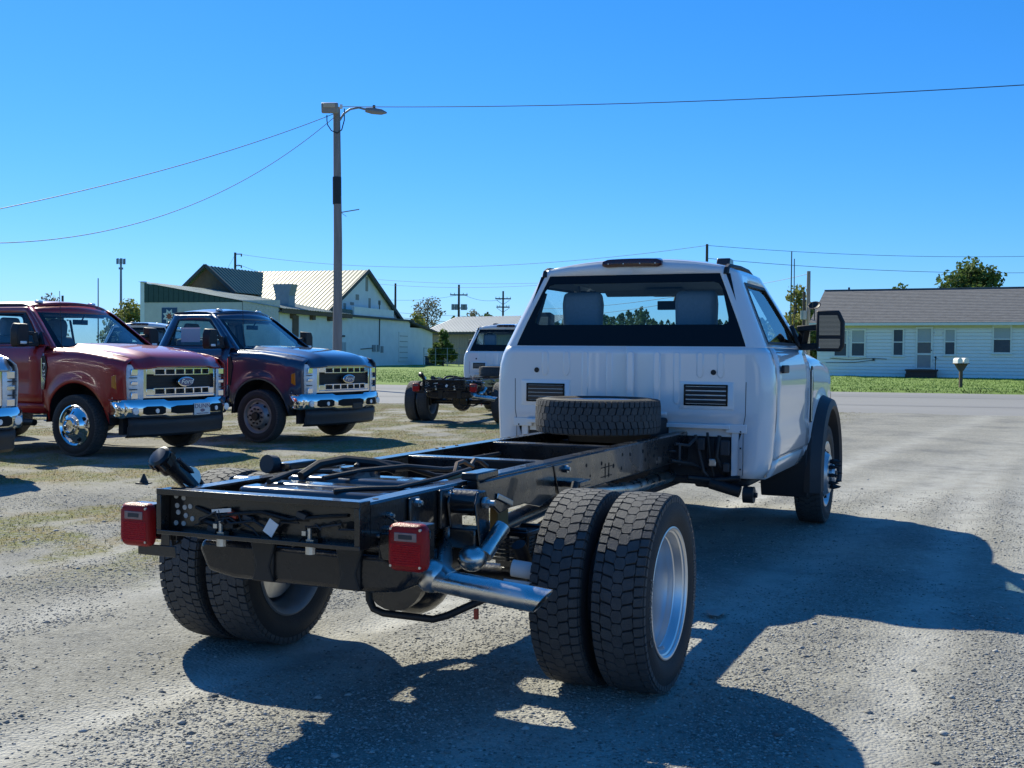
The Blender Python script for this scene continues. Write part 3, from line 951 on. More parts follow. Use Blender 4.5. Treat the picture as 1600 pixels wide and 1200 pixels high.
    def doors(s):
        u0, u1 = s.ydoor_r() + .007, -.612
        for sg in (1, -1):
            mb = MB(); rows = []
            for z in (.668, .70, .78, .80, .90, 1.0, 1.1, 1.2, 1.25, 1.30, 1.38, 1.428):
                y = sy(z) + (.012 if z in (.80, .78, .70) else 0) - (.010 if 0.9 <= z <= 1.1 else 0)
                rows.append([s.P(lerp(u0, u1, k / 8), sg * y, z) for k in range(9)])
            mb.grid(rows, flip=(sg > 0))
            d = mb.build('door', s.p, s.root, smooth=40, solid=.03)
            if s.cl > 2.6:
                g = MB(); g.bb(s.WB - 1.72, s.WB - 1.712, sg * .96, sg * 1.002, .68, 1.42); g.build('door_gap', M['blackhole'], s.root)
            h = MB(); yy = sg * (sy(1.28) + .022)
            h.box(s.P(u0 + .20, yy, 1.285), (.20, .022, .055))
            h.build('door_handle', M['black_plastic'], d, bevel=.008)
            # mirror: two arms, housing, two glasses
            u = -.80
            mr = MB()
            xh = s.WB + u
            mr.prism([(0, 1.445), (.20, 1.445), (.06, 1.62), (.0, 1.50)], lambda a, z: s.P(u - .02 + a, sg * (sy(z) + .0), z), lambda a, z: s.P(u - .02 + a, sg * (sy(z) + .03), z))
            mr.beam((xh + .02, sg * .93, 1.585), (xh + .0, sg * 1.13, 1.60), .07, .045)
            mr.beam((xh + .05, sg * .95, 1.445), (xh + .0, sg * 1.15, 1.455), .09, .05)
            mr.beam((xh + .06, sg * .95, 1.43), (xh + .03, sg * .985, 1.60), .06, .06)
            mo = mr.build('mirror_arm', M['black_plastic'], s.root, bevel=.008)
            hs = MB()
            yc = sg * 1.182; hw = .106
            poly = [(-hw, 1.41), (hw * .75, 1.41), (hw, 1.45), (hw, 1.64), (hw * .62, 1.725), (-hw, 1.725)]
            hs.prism(poly, lambda y, z: (xh - .06, yc + sg * y, z), lambda y, z: (xh + .07, yc + sg * y * .86, 1.567 + (z - 1.567) * .9))
            ho = hs.build('mirror_housing', M['black_plastic'], mo, bevel=.015, fix=True)
            gm = MB()
            gl_ = [(-hw + .026, 1.535), (hw - .032, 1.535), (hw - .032, 1.63), (hw * .48, 1.685), (-hw + .026, 1.685)]
            gm.prism(gl_, lambda y, z: (xh - .064, yc + sg * y, z), lambda y, z: (xh - .055, yc + sg * y, z))
            gl2 = [(-hw + .026, 1.438), (hw * .6, 1.438), (hw - .032, 1.46), (hw - .032, 1.508), (-hw + .026, 1.508)]
            gm.prism(gl2, lambda y, z: (xh - .066, yc + sg * y, z), lambda y, z: (xh - .055, yc + sg * y, z))
            gm.build('mirror_glass', M['mirror'], mo, fix=True)
            cap = MB(); cap.bb(xh + .04, xh + .075, yc - hw * .5, yc + hw * .5, 1.45, 1.49)
            cap.build('mirror_lamp', M['clear_lens'], mo, bevel=.01)
    def arch(s, u, r=.525, zc=.43):
        return zc + math.sqrt(max(0, r * r - u * u)) if abs(u) < r else None
    def zhood(s, u): return pl(u, [(-.66, 1.415), (0, 1.385), (.5, 1.335), (.80, 1.27), (.86, 1.22)])
    def fenders(s):
        us = [-.605, -.57, -.5249] + [-.525 + 1.05 * k / 22 for k in range(1, 22)] + [.5249, .60, .68, .75, .80]
        for sg in (1, -1):
            mb = MB(); cols = []
            for u in us:
                a = s.arch(u)
                zb = a if a is not None else (.60 if u < 0 else .70)
                zt = s.zhood(u)
                tap = ((max(0, u - .42)) / .38) ** 2 * .055
                c = []
                for k in range(11):
                    v = k / 10
                    z = lerp(zb, zt, v)
                    rel = zt - z
                    y = min(sy(min(z, 1.2)), 1.0)
                    if rel < .16: y -= .055 * (1 - rel / .16) ** 2 + (.05 if k == 10 else 0)
                    # flared lip around the arch
                    if a is not None:
                        d = math.hypot(u, z - .43) - .525
                        y += .030 * max(0, 1 - d / .13) ** .7
                    c.append(s.P(u, sg * (y - tap), z))
                cols.append(c)
            mb.grid(cols, flip=(sg < 0))
            f = mb.build('fender', s.p, s.root, smooth=45, solid=.015)
            # inner wheel well
            ww = MB(); r1 = []; r2 = []
            for k in range(15):
                an = PI * (k / 14) ; uu, zz = -.56 * math.cos(an), .43 + .56 * math.sin(an)
                r1.append(s.P(uu, sg * .975, zz)); r2.append(s.P(uu, sg * .50, zz))
            ww.ring(r1, r2, closed=False)
            c0 = s.P(0, sg * .50, .43)
            ww.add(r2 + [c0], [tuple(range(16))])
            ww.build('wheel_well', M['inside'], s.root)
            if s.flare == 'wide':
                fl = MB(); rr = []
                for k in range(25):
                    an = lerp(-.32, PI + .20, k / 24)
                    ring_ = []
                    for (rad, y) in ((.50, 1.0), (.505, 1.085), (.53, 1.105), (.58, 1.09), (.615, 1.01), (.60, .96)):
                        ring_.append(s.P(rad * math.cos(an), sg * y, max(.43 + rad * 1.02 * math.sin(an), .3)))
                    rr.append(ring_)
                fl.grid(rr, flip=(sg > 0))
                fl.build('fender_flare', M['dark_plastic'], f, smooth=40, fix=True)
                mf = MB(); mf.prism([(-.60, .64), (-.47, .62), (-.50, .30), (-.55, .26), (-.60, .40)], lambda u, z: s.P(u, sg * .62, z), lambda u, z: s.P(u, sg * .985, z))
                mf.build('splash_guard', M['inside'], s.root, bevel=.01, fix=True)
            # fender vent badge strip
            vb = MB(); vb.prism([(-.60, 1.30), (-.545, 1.30), (-.50, 1.15), (-.56, .86), (-.60, .86)], lambda u, z: s.P(u, sg * 1.003, z), lambda u, z: s.P(u, sg * 1.012, z))
            s.vents = getattr(s, 'vents', []) + [vb.build('fender_vent', M['black_plastic'], f, fix=True)]
            ch = MB(); ch.prism([(-.60, 1.27), (-.588, 1.27), (-.588, .87), (-.60, .87)], lambda u, z: s.P(u, sg * 1.012, z), lambda u, z: s.P(u, sg * 1.02, z))
            ch.build('chrome_strip', M['chrome'], f)
    def hood(s):
        mb = MB(); rows = []
        us = [-.56, -.40, -.2, 0, .2, .4, .56, .67, .74, .79, .82, .835]
        N = 20
        for u in us:
            r = []
            zs = s.zhood(min(u, .80))
            for k in range(N + 1):
                q = k * 2 / N - 1
                tap = ((max(0, u - .42)) / .38) ** 2 * .055
                y = q * (.888 - tap)
                dome = .045 * sstep(.78, .52, abs(q)) + .018 * (1 - q * q)
                cr = .012 * math.exp(-((abs(q) - .60) / .05) ** 2)
                fade = 1 if u < .3 else 1 - .55 * (u - .3) / .6
                z = zs + (float(dome) + cr) * fade
                fw = .12 * (1 - q * q)
                drop_ = 0
                if u > .66: drop_ = .13 * ((u - .66) / .175) ** 2.2
                uu = u + (fw * sstep(.2, .87, u)) - (.14 * (1 - sstep(-.6, -.3, u)) * -1 * (1 - q * q) if u < -.3 else 0)
                r.append(s.P(float(uu), y, z - drop_))
            rows.append(r)
        mb.grid(rows, flip=True)
        mb.build('hood', s.p, s.root, smooth=60, solid=.012)
        cw = MB(); cw.bb(s.WB - .66, s.WB - .40, -.9, .9, 1.33, 1.40); cw.build('cowl', M['inside'], s.root)
    def inside(s):
        tub = MB(); x0, x1 = s.WB - s.cl + .04, s.WB - .55
        rows = [[(x0, -.86, .66), (x1, -.86, .66), (x1, .86, .66), (x0, .86, .66), (x0, -.86, .66)], [(x0, -.90, 1.42), (x1, -.90, 1.42), (x1, .90, 1.42), (x0, .90, 1.42), (x0, -.90, 1.42)]]
        tub.grid(rows); tub.bb(x0, x1, -.86, .86, .62, .66)
        tub.build('cab_floor', M['inside'], s.root)
        d = MB(); d.prism([(-.55, 1.0), (-.55, 1.40), (-.72, 1.43), (-.98, 1.36), (-1.0, 1.15), (-.85, 1.0)], lambda u, z: s.P(u, -.86, z), lambda u, z: s.P(u, .86, z))
        do = d.build('dashboard', M['inside'], s.root, bevel=.02, fix=True)
        sw = MB(); c = Vector(s.P(-1.12, .42, 1.30)); pts = []
        for k in range(21):
            a = 2 * PI * k / 20
            pts.append(c + Vector((-.08 * math.sin(a), .19 * math.cos(a), .165 * math.sin(a))))
        sw.tube(pts, .017, 8, caps=False); sw.beam(c + Vector((0, -.18, 0)), c + Vector((0, .18, 0)), .04, .05); sw.beam(c, c + Vector((.2, 0, -.08)), .06, .06)
        sw.build('steering_wheel', M['inside'], do, smooth=40)
        # seats
        for y in (.42, -.42):
            b = MB()
            b.prism([(-1.92, .80), (-1.75, .80), (-1.80, 1.48), (-1.86, 1.58), (-1.98, 1.57), (-2.0, 1.2)], lambda u, z: s.P(u, y - .27, z), lambda u, z: s.P(u, y + .27, z))
            b.bb(s.WB - 1.9, s.WB - 1.30, y - .26, y + .26, .80, .98)
            so = b.build('seat', M['seat'], s.root, bevel=.045, seg=3, fix=True)
            h = MB(); h.prism([(-1.93, 1.56), (-1.83, 1.56), (-1.81, 1.74), (-1.85, 1.825), (-1.92, 1.825), (-1.95, 1.74)], lambda u, z: s.P(u, y - .145, z), lambda u, z: s.P(u, y + .145, z))
            h.build('head_restraint', M['seat'], so, bevel=.04, seg=3, fix=True)
        b = MB(); b.bb(s.WB - 2.05, s.WB - 1.98, -.80, .80, .8, 1.46); b.bb(s.WB - 1.95, s.WB - 1.80, -.17, .17, .8, 1.44)
        b.build('seat_back_panel', M['inside'], s.root, bevel=.02)
        hl = MB(); hl.prism([(-2.0, 1.93), (-1.20, 1.93), (-1.05, 1.885), (-1.07, 1.865), (-1.25, 1.89), (-2.0, 1.905)], lambda u, z: s.P(u, -.60, z), lambda u, z: s.P(u, .60, z))
        hl.build('headliner', M['lining'], s.root, bevel=.01, fix=True)
        v = MB()
        for y in (-.32, .32): v.box(s.P(-1.10, y, 1.865), (.10, .40, .03), (0, .5, 0))
        v.bb(s.WB - 1.28, s.WB - 1.02, -.14, .14, 1.83, 1.885)
        v.build('sun_visor', M['lining'], s.root, bevel=.01)
        rm = MB(); rm.box(s.P(-.98, 0.0, 1.765), (.035, .25, .07)); rm.tube([s.P(-.97, 0, 1.76), s.P(-.90, 0, 1.86)], .012, 6)
        rm.build('rear_view_mirror', M['inside'], s.root, bevel=.012)
        # belts and grab handles on the pillars
        bt = MB()
        for sg in (1, -1):
            bt.tube([s.P(-1.93, sg * .70, 1.82), s.P(-1.95, sg * .80, 1.45)], .018, 6)
        bt.build('seat_belt', M['inside'], s.root)
    # --------------------------------------------------------------- front end
    def front(s):
        P = s.P
        # shared plan curve of the nose
        def uc(y): return .905 - .13 * (y / .95) ** 2 - .03 * (abs(y) / .95) ** 6
        def curved(z0, z1, y0, y1, du0, du1, n=14, mb=None):
            """solid curved bar following the nose"""
            mb = mb or MB(); rows = []
            for k in range(n + 1):
                y = lerp(y0, y1, k / n); a = uc(y)
                rows.append([P(a + du0, y, z0), P(a + du1, y, z0), P(a + du1, y, z1), P(a + du0, y, z1), P(a + du0, y, z0)])
            mb.grid(rows)
            for r in (rows[0], rows[-1]): mb.add(r[:4], [(0, 1, 2, 3)])
            return mb
        cb = MB(); curved(.70, 1.24, -.93, .93, -.16, -.10, mb=cb); curved(.30, .72, -.85, .85, -.2, -.12, mb=cb)
        cb.build('radiator_support', M['inside'], s.root, fix=True)
        # grille: black mesh, chrome frame, two chrome bars with slots
        g = curved(.76, 1.17, -.67, .67, -.07, -.045)
        for k in range(5): curved(.90 + k * .035, .91 + k * .035, -.62, .62, -.045, -.03, mb=g)
        go = g.build('grille', M['black_plastic'], s.root, fix=True)
        fr = curved(1.155, 1.185, -.68, .68, -.05, .012)
        curved(.765, .80, -.68, .68, -.05, .012, mb=fr)
        for sg in (1, -1):
            curved(.765, 1.185, sg * .64, sg * .69, -.05, .014, n=2, mb=fr)
            curved(.80, .885, sg * .52, sg * .64, -.05, .010, n=2, mb=fr); curved(1.07, 1.155, sg * .52, sg * .64, -.05, .010, n=2, mb=fr)
        fr.build('grille_frame', M['chrome'], go, bevel=.006, fix=True)
        for z in (.805, 1.06):
            br = MB()
            curved(z, z + .014, -.53, .53, -.03, .010, mb=br); curved(z + .074, z + .09, -.53, .53, -.03, .010, mb=br)
            for k in range(7):
                y = lerp(-.52, .52, k / 6)
                if abs(y) < .02 and False: continue
                curved(z, z + .09, y - .012, y + .012, -.03, .012, n=1, mb=br)
            br.build('grille_bar', M['chrome'], go, bevel=.003, fix=True)
        # oval emblem
        e = MB(); n = 40
        def oval(a, b, d): return [P(.912 + d, a * math.cos(2 * PI * k / n), .97 + b * math.sin(2 * PI * k / n)) for k in range(n)]
        e.ring(oval(.155, .066, -.01), oval(.155, .066, .03)); e.ring(oval(.155, .066, .03), oval(.142, .054, .036)); e.add(oval(.142, .054, .032), [tuple(range(n))])
        eo = e.build('emblem', [M['chrome']], go, smooth=40)
        e2 = MB(); e2.add(oval(.138, .051, .0345), [tuple(range(n))]); e2.ring(oval(.138, .051, .0345), oval(.138, .051, .03))
        e2.build('emblem_field', M['badge_blue'], go)
        lt = MB(); vs, fs = text_geo('Ford', .088, .35, .002)
        lt.add([P(.912 + .037 + z, x * 1.35, .972 + y) for x, y, z in vs], fs)
        lt.build('emblem_lettering', M['chrome_flat'], go)
        # headlamps: c-shaped housing with stacked reflectors
        for sg in (1, -1):
            h = MB()
            rows = []
            for (y, da) in ((.685, 0), (.75, 0), (.82, -.003), (.88, -.015), (.925, -.045), (.955, -.10), (.972, -.17), (.978, -.235)):
                a = uc(min(y, .93)) + da
                rows.append([P(a + .0, sg * y * .995, .745), P(a + .018, sg * (y + .004), .77), P(a + .018, sg * (y + .004), 1.165), P(a - .0, sg * y * .995, 1.195), P(a - .06, sg * y * .98, 1.20)])
            h.grid(rows, flip=(sg < 0))
            ho = h.build('headlight', M['clear_lens'], s.root, smooth=40)
            for z in (.80, .96, 1.10):
                q = MB(); q.box(P(uc(.80) + .020, sg * .79, z), (.016, .17, .085 if z != .96 else .05))
                q.build('reflector', M['chrome'], ho, bevel=.01)
            for z in (.88, 1.03):
                q = MB(); q.box(P(uc(.80) + .02, sg * .80, z), (.012, .20, .012)); q.build('lamp_divider', M['dark_plastic'], ho)
            q = MB(); q.prism([(.60, .91), (.67, .88), (.67, 1.07), (.60, 1.05)], lambda u, z: P(u, sg * .96, z), lambda u, z: P(u, sg * (.990 - (u - .60) * .12), z))
            q.build('side_marker', M['amber'], ho, bevel=.006, fix=True)
        # bumper: chrome beam with dark slots
        def ubm(y): return .995 - .13 * (y / .98) ** 2 - .05 * (abs(y) / .98) ** 8
        b = MB(); rows = []; N = 28
        for k in range(N + 1):
            y = lerp(-.98, .98, k / N); a = ubm(y)
            dip = .035 * float(sstep(.62, .70, abs(y) / .98 * 1.0)) * 0
            zt = .745 - (.025 if abs(y) < .40 else 0)
            zb = .50 - (.0 if abs(y) < .40 else -.02)
            rows.append([P(a - .12, y, zt), P(a - .03, y, zt + .004), P(a, y, zt - .03), P(a + .005, y, lerp(zb, zt, .5)), P(a, y, zb + .03), P(a - .03, y, zb)])
        b.grid(rows)
        for sg, r in ((-1, rows[0]), (1, rows[-1])):
            r2 = [(x - .24, y - .0, z) for x, y, z in r]
            b.grid([r, r2], flip=(sg < 0))
        bo = b.build('bumper', M['chrome'], s.root, smooth=40, solid=.01)
        sl_ = MB()
        def patch(y0, y1, z0, z1, d=.008):
            rows = []
            for k in range(7):
                y = lerp(y0, y1, k / 6); a = ubm(y) + d
                e = .02 if k in (0, 6) else 0
                rows.append([P(a - .02, y, z0 + e), P(a, y, z0 + e), P(a, y, z1 - e), P(a - .02, y, z1 - e)])
            sl_.grid(rows)
        patch(-.33, .33, .555, .665)
        for sg in (1, -1):
            patch(sg * .42, sg * .76, .555, .665)
        sl_.build('bumper_slot', M['blackhole'], bo, fix=True)
        for sg in (1, -1):
            fg = MB(); fg.lathe([(.048, 0), (.048, .02), (.03, .024), (0, .024)], P(ubm(.86) + .0, sg * .86, .61), 20, 'X')
            fg.build('fog_lamp', M['clear_lens'], bo, smooth=40); fg = MB()
            fg.lathe([(.03, 0), (.03, .012), (0, .012)], P(ubm(.56) + .01, sg * .56, .605), 16, 'X')
            fg.build('parking_sensor', M['clear_lens'], bo, smooth=40)
        va = MB(); rows = []
        for k in range(17):
            y = lerp(-.90, .90, k / 16); a = ubm(y) - .06
            rows.append([P(a, y, .515), P(a + .01, y, .42), P(a - .01, y, .39), P(a - .015, y, .30), P(a - .05, y, .265)])
        va.grid(rows)
        va.build('air_dam', M['dark_plastic'], s.root, smooth=40, solid=.015)
        # radio mast
        an = MB(); an.tube([P(-.42, -.84, 1.40), P(-.46, -.84, 2.15)], .004, 5); an.cyl(P(-.42, -.84, 1.41), .015, .04, 'Z', 8)
        an.build('antenna', M['black_plastic'], s.root)
        # underside: engine and axle
        un = MB(); un.tube([P(0, -.85, .42), P(0, .85, .42)], .05, 10); un.sphere(P(.05, .25, .42), .15, 10, 8); un.bb(s.WB - .5, s.WB + .5, -.42, .42, .48, .95)
        for sg in (1, -1): un.bb(s.WB - 1.2, s.WB + .8, sg * .40, sg * .48, .5, .68)
        un.build('front_axle', M['inside'], s.root, smooth=40)

M['lamp_cap'] = pm('smoked_lamp_cap', (.03, .022, .02), .3, 0, .2, 10, coat=.5)
M['chrome_flat'] = pm('badge_letter', (.75, .76, .78), .25, .8, .05, 5)
# ------------------------------------------------------------------ chassis behind the cab
WB = 5.207
def build_chassis(root):
    bk = M['black_paint']
    ZTOP, REAR = .858, -1.19
    for sg in (1, -1):
        r = MB(); y = sg * .433
        # web follows the kicked lower edge; real channel thickness
        def zb(x): return pl(x, [(-1.19, .700), (-.62, .690), (-.45, .720), (.5, .720), (.75, .690), (1.1, .675), (5.6, .665)])
        xs = [-1.117, -.9, -.62, -.45, -.2, .2, .5, .75, 1.1, 2, 3, 4, 5.6]
        t = .008
        rows = []
        for x in xs:
            z0 = zb(x)
            rows.append([(x, sg * .358, z0), (x, sg * .425, z0), (x, y, z0 + .008), (x, y, ZTOP - .008), (x, sg * .425, ZTOP), (x, sg * .358, ZTOP),
                         (x, sg * .358, ZTOP - t), (x, sg * .425, ZTOP - t), (x, sg * .425, z0 + t), (x, sg * .358, z0 + t), (x, sg * .358, z0)])
        r.grid(rows, flip=(sg < 0))
        for q in (rows[0], rows[-1]): r.add(q[:10], [(0, 1, 8, 9), (1, 2, 3, 4, 7, 8), (4, 5, 6, 7)])
        ro = r.build('frame_rail', bk, root, smooth=30, fix=True)
        # punched holes on the outer web and top flange
        h = MB()
        for (x, z, rr) in ((.86, .80, .010), (1.06, .80, .010), (1.30, .79, .011), (1.42, .72, .010), (1.50, .76, .013), (1.64, .735, .011), (1.66, .81, .010), (1.80, .80, .010), (2.05, .80, .012), (2.10, .745, .013), (2.28, .755, .011), (2.30, .80, .010), (2.35, .73, .012), (2.5, .79, .011), (2.62, .76, .012), (-.98, .80, .008), (-.95, .75, .008), (1.12, .74, .008)):
            h.cyl((x, sg * .4335, z), rr, .002, 'Y', 12)
        for x in (.98, 1.06, 1.22, 1.95, 2.08, 2.2, -1.02, -1.10, .3, -.5):
            h.cyl((x, sg * .395, ZTOP + .0005), .011, .002, 'Z', 10)
            if x > 0: h.cyl((x + .03, sg * .41, ZTOP + .0005), .008, .002, 'Z', 8)
        h.build('punched_hole', M['blackhole'], ro, kind='stuff')
        if sg < 0:
            mk = MB()
            for z in (.765, .715): mk.bb(1.29, 1.47, -.4352, -.434, z - .002, z + .002)
            for x in (1.36, 1.42): mk.bb(x - .003, x + .003, -.4352, -.434, .705, .785)
            mk.build('chalk_mark', M['blackhole'], ro)
        # spring hangers, plates and bolts
        p = MB()
        p.bb(-.86, -.78, sg * .434, sg * .448, .715, .845)
        p.bb(-.62, -.50, sg * .434, sg * .452, .70, .85)
        p.prism([(.55, .845), (.80, .845), (.98, .70), (.80, .66), (.62, .70)], lambda x, z: (x, sg * .434, z), lambda x, z: (x, sg * .452, z))
        # deep side reinforcement with sweeping lower edge
        p.prism([(-.42, .845), (.56, .845), (.60, .70), (.40, .665), (.22, .70), (.05, .70), (-.06, .69), (-.14, .735), (-.24, .775), (-.34, .78), (-.42, .80)], lambda x, z: (x, sg * .434, z), lambda x, z: (x, sg * .446, z))
        p.bb(-.37, -.16, sg * .41, sg * .485, .862, .892)
        p.bb(-.37, -.345, sg * .436, sg * .485, .80, .862)
        p.bb(.62, .78, sg * .44, sg * .56, .735, .765)
        p.build('spring_bracket', bk, root, bevel=.006, fix=True)
        hg = MB()
        hg.cyl((-.53, sg * .515, .800), .048, .115, 'Y', 20)
        for yy in (.455, .572): hg.prism([(-.59, .80), (-.565, .845), (-.50, .845), (-.47, .80), (-.455, .60), (-.53, .58)], lambda x, z: (x, sg * yy, z), lambda x, z: (x, sg * (yy + .012), z))
        hg.bb(-.57, -.47, sg * .46, sg * .57, .62, .70)
        hg.cyl((-.475, sg * .515, .662), .036, .12, 'Y', 16)
        hg.build('spring_shackle', bk, root, bevel=.006, smooth=35, fix=True)
        bo = MB()
        for (x, y0, z, rr) in ((-.82, .452, .825, .015), (-.82, .452, .745, .015), (-.56, .455, .825, .016), (-.53, .592, .80, .022), (-.47, .592, .655, .020), (.70, .456, .815, .018), (.90, .456, .72, .014), (-1.0, .436, .80, .012), (-.995, .436, .75, .012), (-1.06, .436, .735, .008)):
            bo = MB()
            bo.cyl((x, sg * (y0 + .004), z), rr, .016, 'Y', 12)
            bo.cyl((x, sg * (y0 + .015), z), rr * .6, .018, 'Y', 6)
            if rr > .021: bo.cyl((x, sg * .61, z), .011, .05, 'Y', 8)
            bo.build('bolt', M['zinc'], root, smooth=30)
        if sg < 0:
            st = MB(); st.box((-.02, -.452, .745), (.17, .008, .026), (0, .30, 0)); st.build('zinc_strap', M['zinc'], root, bevel=.008)
        # leaf springs: main leaf arcs and the stacked pack
        for i in range(9):
            L = [1.16, 1.12, 1.0, .84, .70, .58, .46, .36, .28][i]
            sp = MB(); ys = sg * .515; path = []
            for k in range(13):
                q = lerp(-1, 1, k / 12); x = .06 + q * L / 2
                z = .575 - i * .0155 + (.105 * (q * L / 1.16) ** 2)
                path.append((x, z))
            rows = []
            for x, z in path: rows.append([(x, ys - .038, z), (x, ys + .038, z), (x, ys + .038, z + .012), (x, ys - .038, z + .012), (x, ys - .038, z)])
            sp.grid(rows)
            for q in (rows[0], rows[-1]): sp.add(q[:4], [(0, 1, 2, 3)])
            sp.build('leaf_spring', bk, root, fix=True)
        u = MB()
        for x in (-.03, .12):
            for yy in (.47, .56): u.tube([(x, sg * yy, .36), (x, sg * yy, .62)], .010, 8)
            u.tube([(x, sg * .47, .62), (x, sg * .56, .62)], .010, 8)
        u.bb(-.06, .15, sg * .455, sg * .575, .44, .46); u.bb(-.05, .14, sg * .46, sg * .57, .595, .615)
        u.build('spring_clamp', bk, root, bevel=.003)
        sh = MB(); sh.tube([(.16, sg * .60, .36), (.34, sg * .60, .62)], .032, 12); sh.tube([(.34, sg * .60, .62), (.45, sg * .60, .78)], .018, 10)
        sh.build('shock_absorber', M['black_plastic'], root, smooth=40)
        sh = MB(); sh.tube([(-.10, sg * .66, .34), (-.26, sg * .62, .60)], .030, 12)
        sh.build('shock_absorber', M['black_plastic'], root, smooth=40)
    # tail crossmember: channel that opens to the rear
    c = MB(); x0 = -1.19
    c.bb(-1.125, -1.118, -.424, .424, .70, .858)
    c.bb(-1.186, -1.118, -.4245, .4245, .8585, .866); c.bb(-1.186, -1.118, -.4245, .4245, .700, .708)
    for sg in (1, -1): c.bb(-1.188, -1.118, sg * .4255, sg * .4325, .700, .866)
    c.bb(-1.192, -1.186, -.4325, .4325, .846, .868); c.bb(-1.190, -1.186, -.4325, .4325, .700, .716)
    for sg in (1, -1): c.bb(-1.1905, -1.186, sg * .412, sg * .4325, .716, .846)
    co = c.build('tail_crossmember', bk, root, bevel=.004)
    h = MB()
    for (y, z) in ((.395, .835), (.36, .83), (.39, .80), (.355, .795), (.385, .775), (.35, .765), (.33, .80), (.395, .735), (.36, .735), (.32, .755)):
        h.cyl((-1.1265, y, z), .0095, .003, 'X', 10)
    h.build('punched_hole', M['daylight_dot'], co, kind='stuff')  # solid discs, daylight through the web painted on
    h = MB(); h.cyl((-1.1265, -.36, .775), .016, .004, 'X', 14); h.build('punched_hole', M['blackhole'], co)
    # wiring harness on the crossmember
    w = MB()
    w.tube([(-1.13, .30, .80), (-1.145, .2, .775), (-1.15, .10, .79), (-1.14, 0, .80), (-1.145, -.12, .782), (-1.14, -.25, .80), (-1.13, -.35, .81)], .007, 6)
    w.tube([(-1.14, .18, .78), (-1.16, .12, .755), (-1.16, .02, .77), (-1.15, -.04, .74)], .005, 6)
    w.tube([(-1.13, .28, .755), (-1.15, .2, .745), (-1.155, .15, .76)], .010, 6)
    w.bb(-1.15, -1.127, .12, .20, .735, .765)
    w.build('wiring', M['black_plastic'], co, smooth=40)
    rr_ = random.Random(4)
    for q_ in range(7):
        y0 = .30 - q_ * .085; pts = []
        for k_ in range(7):
            t_ = k_ / 6; pts.append((-1.135 - .018 * math.sin(t_ * PI) - .004 * q_ % .01, y0 - t_ * (.10 + .12 * rr_.random()), .735 + .07 * rr_.random() * math.sin(t_ * PI + q_) + .012 * q_ % .05))
        w = MB(); w.tube(pts, .0035 + .002 * rr_.random(), 6); w.build('wiring', M['black_plastic' if q_ % 3 else 'dark_plastic'], co, smooth=50)
    for (y, z, mt) in ((.06, .775, 'dark_plastic'), (.125, .785, 'orange'), (-.17, .80, 'dark_plastic'), (.215, .725, 'dark_plastic')):
        w = MB(); w.box((-1.14, y, z), (.022, .040, .022), (.3, 0, 0)); w.build('connector', M[mt], co, bevel=.003)
    lb = MB(); lb.box((-1.165, -.055, .752), (.003, .044, .052), (.5, .15, 0)); lb.build('label_tag', M['paper'], co)
    lb = MB(); lb.box((-1.15, .17, .797), (.004, .085, .014), (-.12, 0, 0)); lb.build('cable_tie', M['paper'], co)
    # crossmembers between the rails
    for x, w_, z0, z1 in ((-.08, .07, .68, .80), (.63, .09, .70, .856), (1.66, .09, .70, .856), (2.75, .10, .68, .80)):
        k = MB(); k.bb(x - w_ / 2, x + w_ / 2, -.356, .356, z1 - .008, z1 - .001); k.bb(x - w_ / 2, x - w_ / 2 + .008, -.356, .356, z0, z1 - .008); k.bb(x + w_ / 2 - .008, x + w_ / 2, -.356, .356, z0, z1 - .008)
        k.build('crossmember', bk, root, bevel=.004)
    # fuel tank with moulded ridges
    t = MB()
    def tprof(y):   # top height across
        return .80
    t.prism([(.455, .640), (.475, .60), (.43, .515), (.30, .492), (-.30, .492), (-.43, .505), (-.47, .56), (-.465, .635)], lambda y, z: (-.905, y, z), lambda y, z: (-.18, y, z))
    t.bb(-.89, -.20, -.34, .34, .63, .770)
    to = t.build('fuel_tank', M['tank'], root, bevel=.025, seg=3, fix=True)
    for i, x in enumerate((-.80, -.64, -.47, -.31)):
        k = MB(); k.bb(x - .062, x + .062, -.325, .325, .76, .850 if i != 2 else .862); k.build('tank_ridge', M['tank_top'], to, bevel=.026, seg=3)
    for y in (.155, -.225):
        k = MB(); k.bb(-.918, -.90, y - .045, y + .045, .50, .655); k.prism([(y - .06, .66), (y + .06, .66), (y + .03, .56), (y + .05, .50), (y - .05, .50), (y - .03, .56)], lambda a, z: (-.925, a, z), lambda a, z: (-.90, a, z))
        k.build('tank_strap', M['black_plastic'], to, bevel=.006, fix=True)
    for y in (.155, -.225):
        k = MB(); yb_ = y + .01; k.bb(-1.170, -1.140, yb_ - .020, yb_ + .010, .709, .722); k.cyl((-1.155, yb_ + .004, .725), .008, .07, 'Z', 8); k.box((-1.155, yb_ + .022, .742), (.022, .016, .016)); k.cyl((-1.155, yb_, .685), .018, .03, 'Z', 10)
        k.build('strap_bolt', M['zinc'], to)
    k = MB()
    k.bb(-.92, -.895, .36, .47, .64, .655); k.bb(-.92, -.90, -.20, .12, .655, .672); k.bb(-.92, -.90, -.40, -.26, .655, .675)
    k.build('tank_rim', M['tank'], to, bevel=.008)
    # pump module, hoses and lines on top
    k = MB(); k.cyl((-.40, .06, .868), .10, .03, 'Z', 24); k.cyl((-.40, .06, .886), .07, .02, 'Z', 20)
    k.build('fuel_pump', M['tank_top'], to, smooth=35)
    k = MB()
    k.tube([(-0.6, 0.2, 0.868), (-0.5, 0.18, 0.908), (-0.4, 0.12, 0.923), (-0.32, 0.02, 0.908), (-0.28, -0.06, 0.878)], .02, 8)
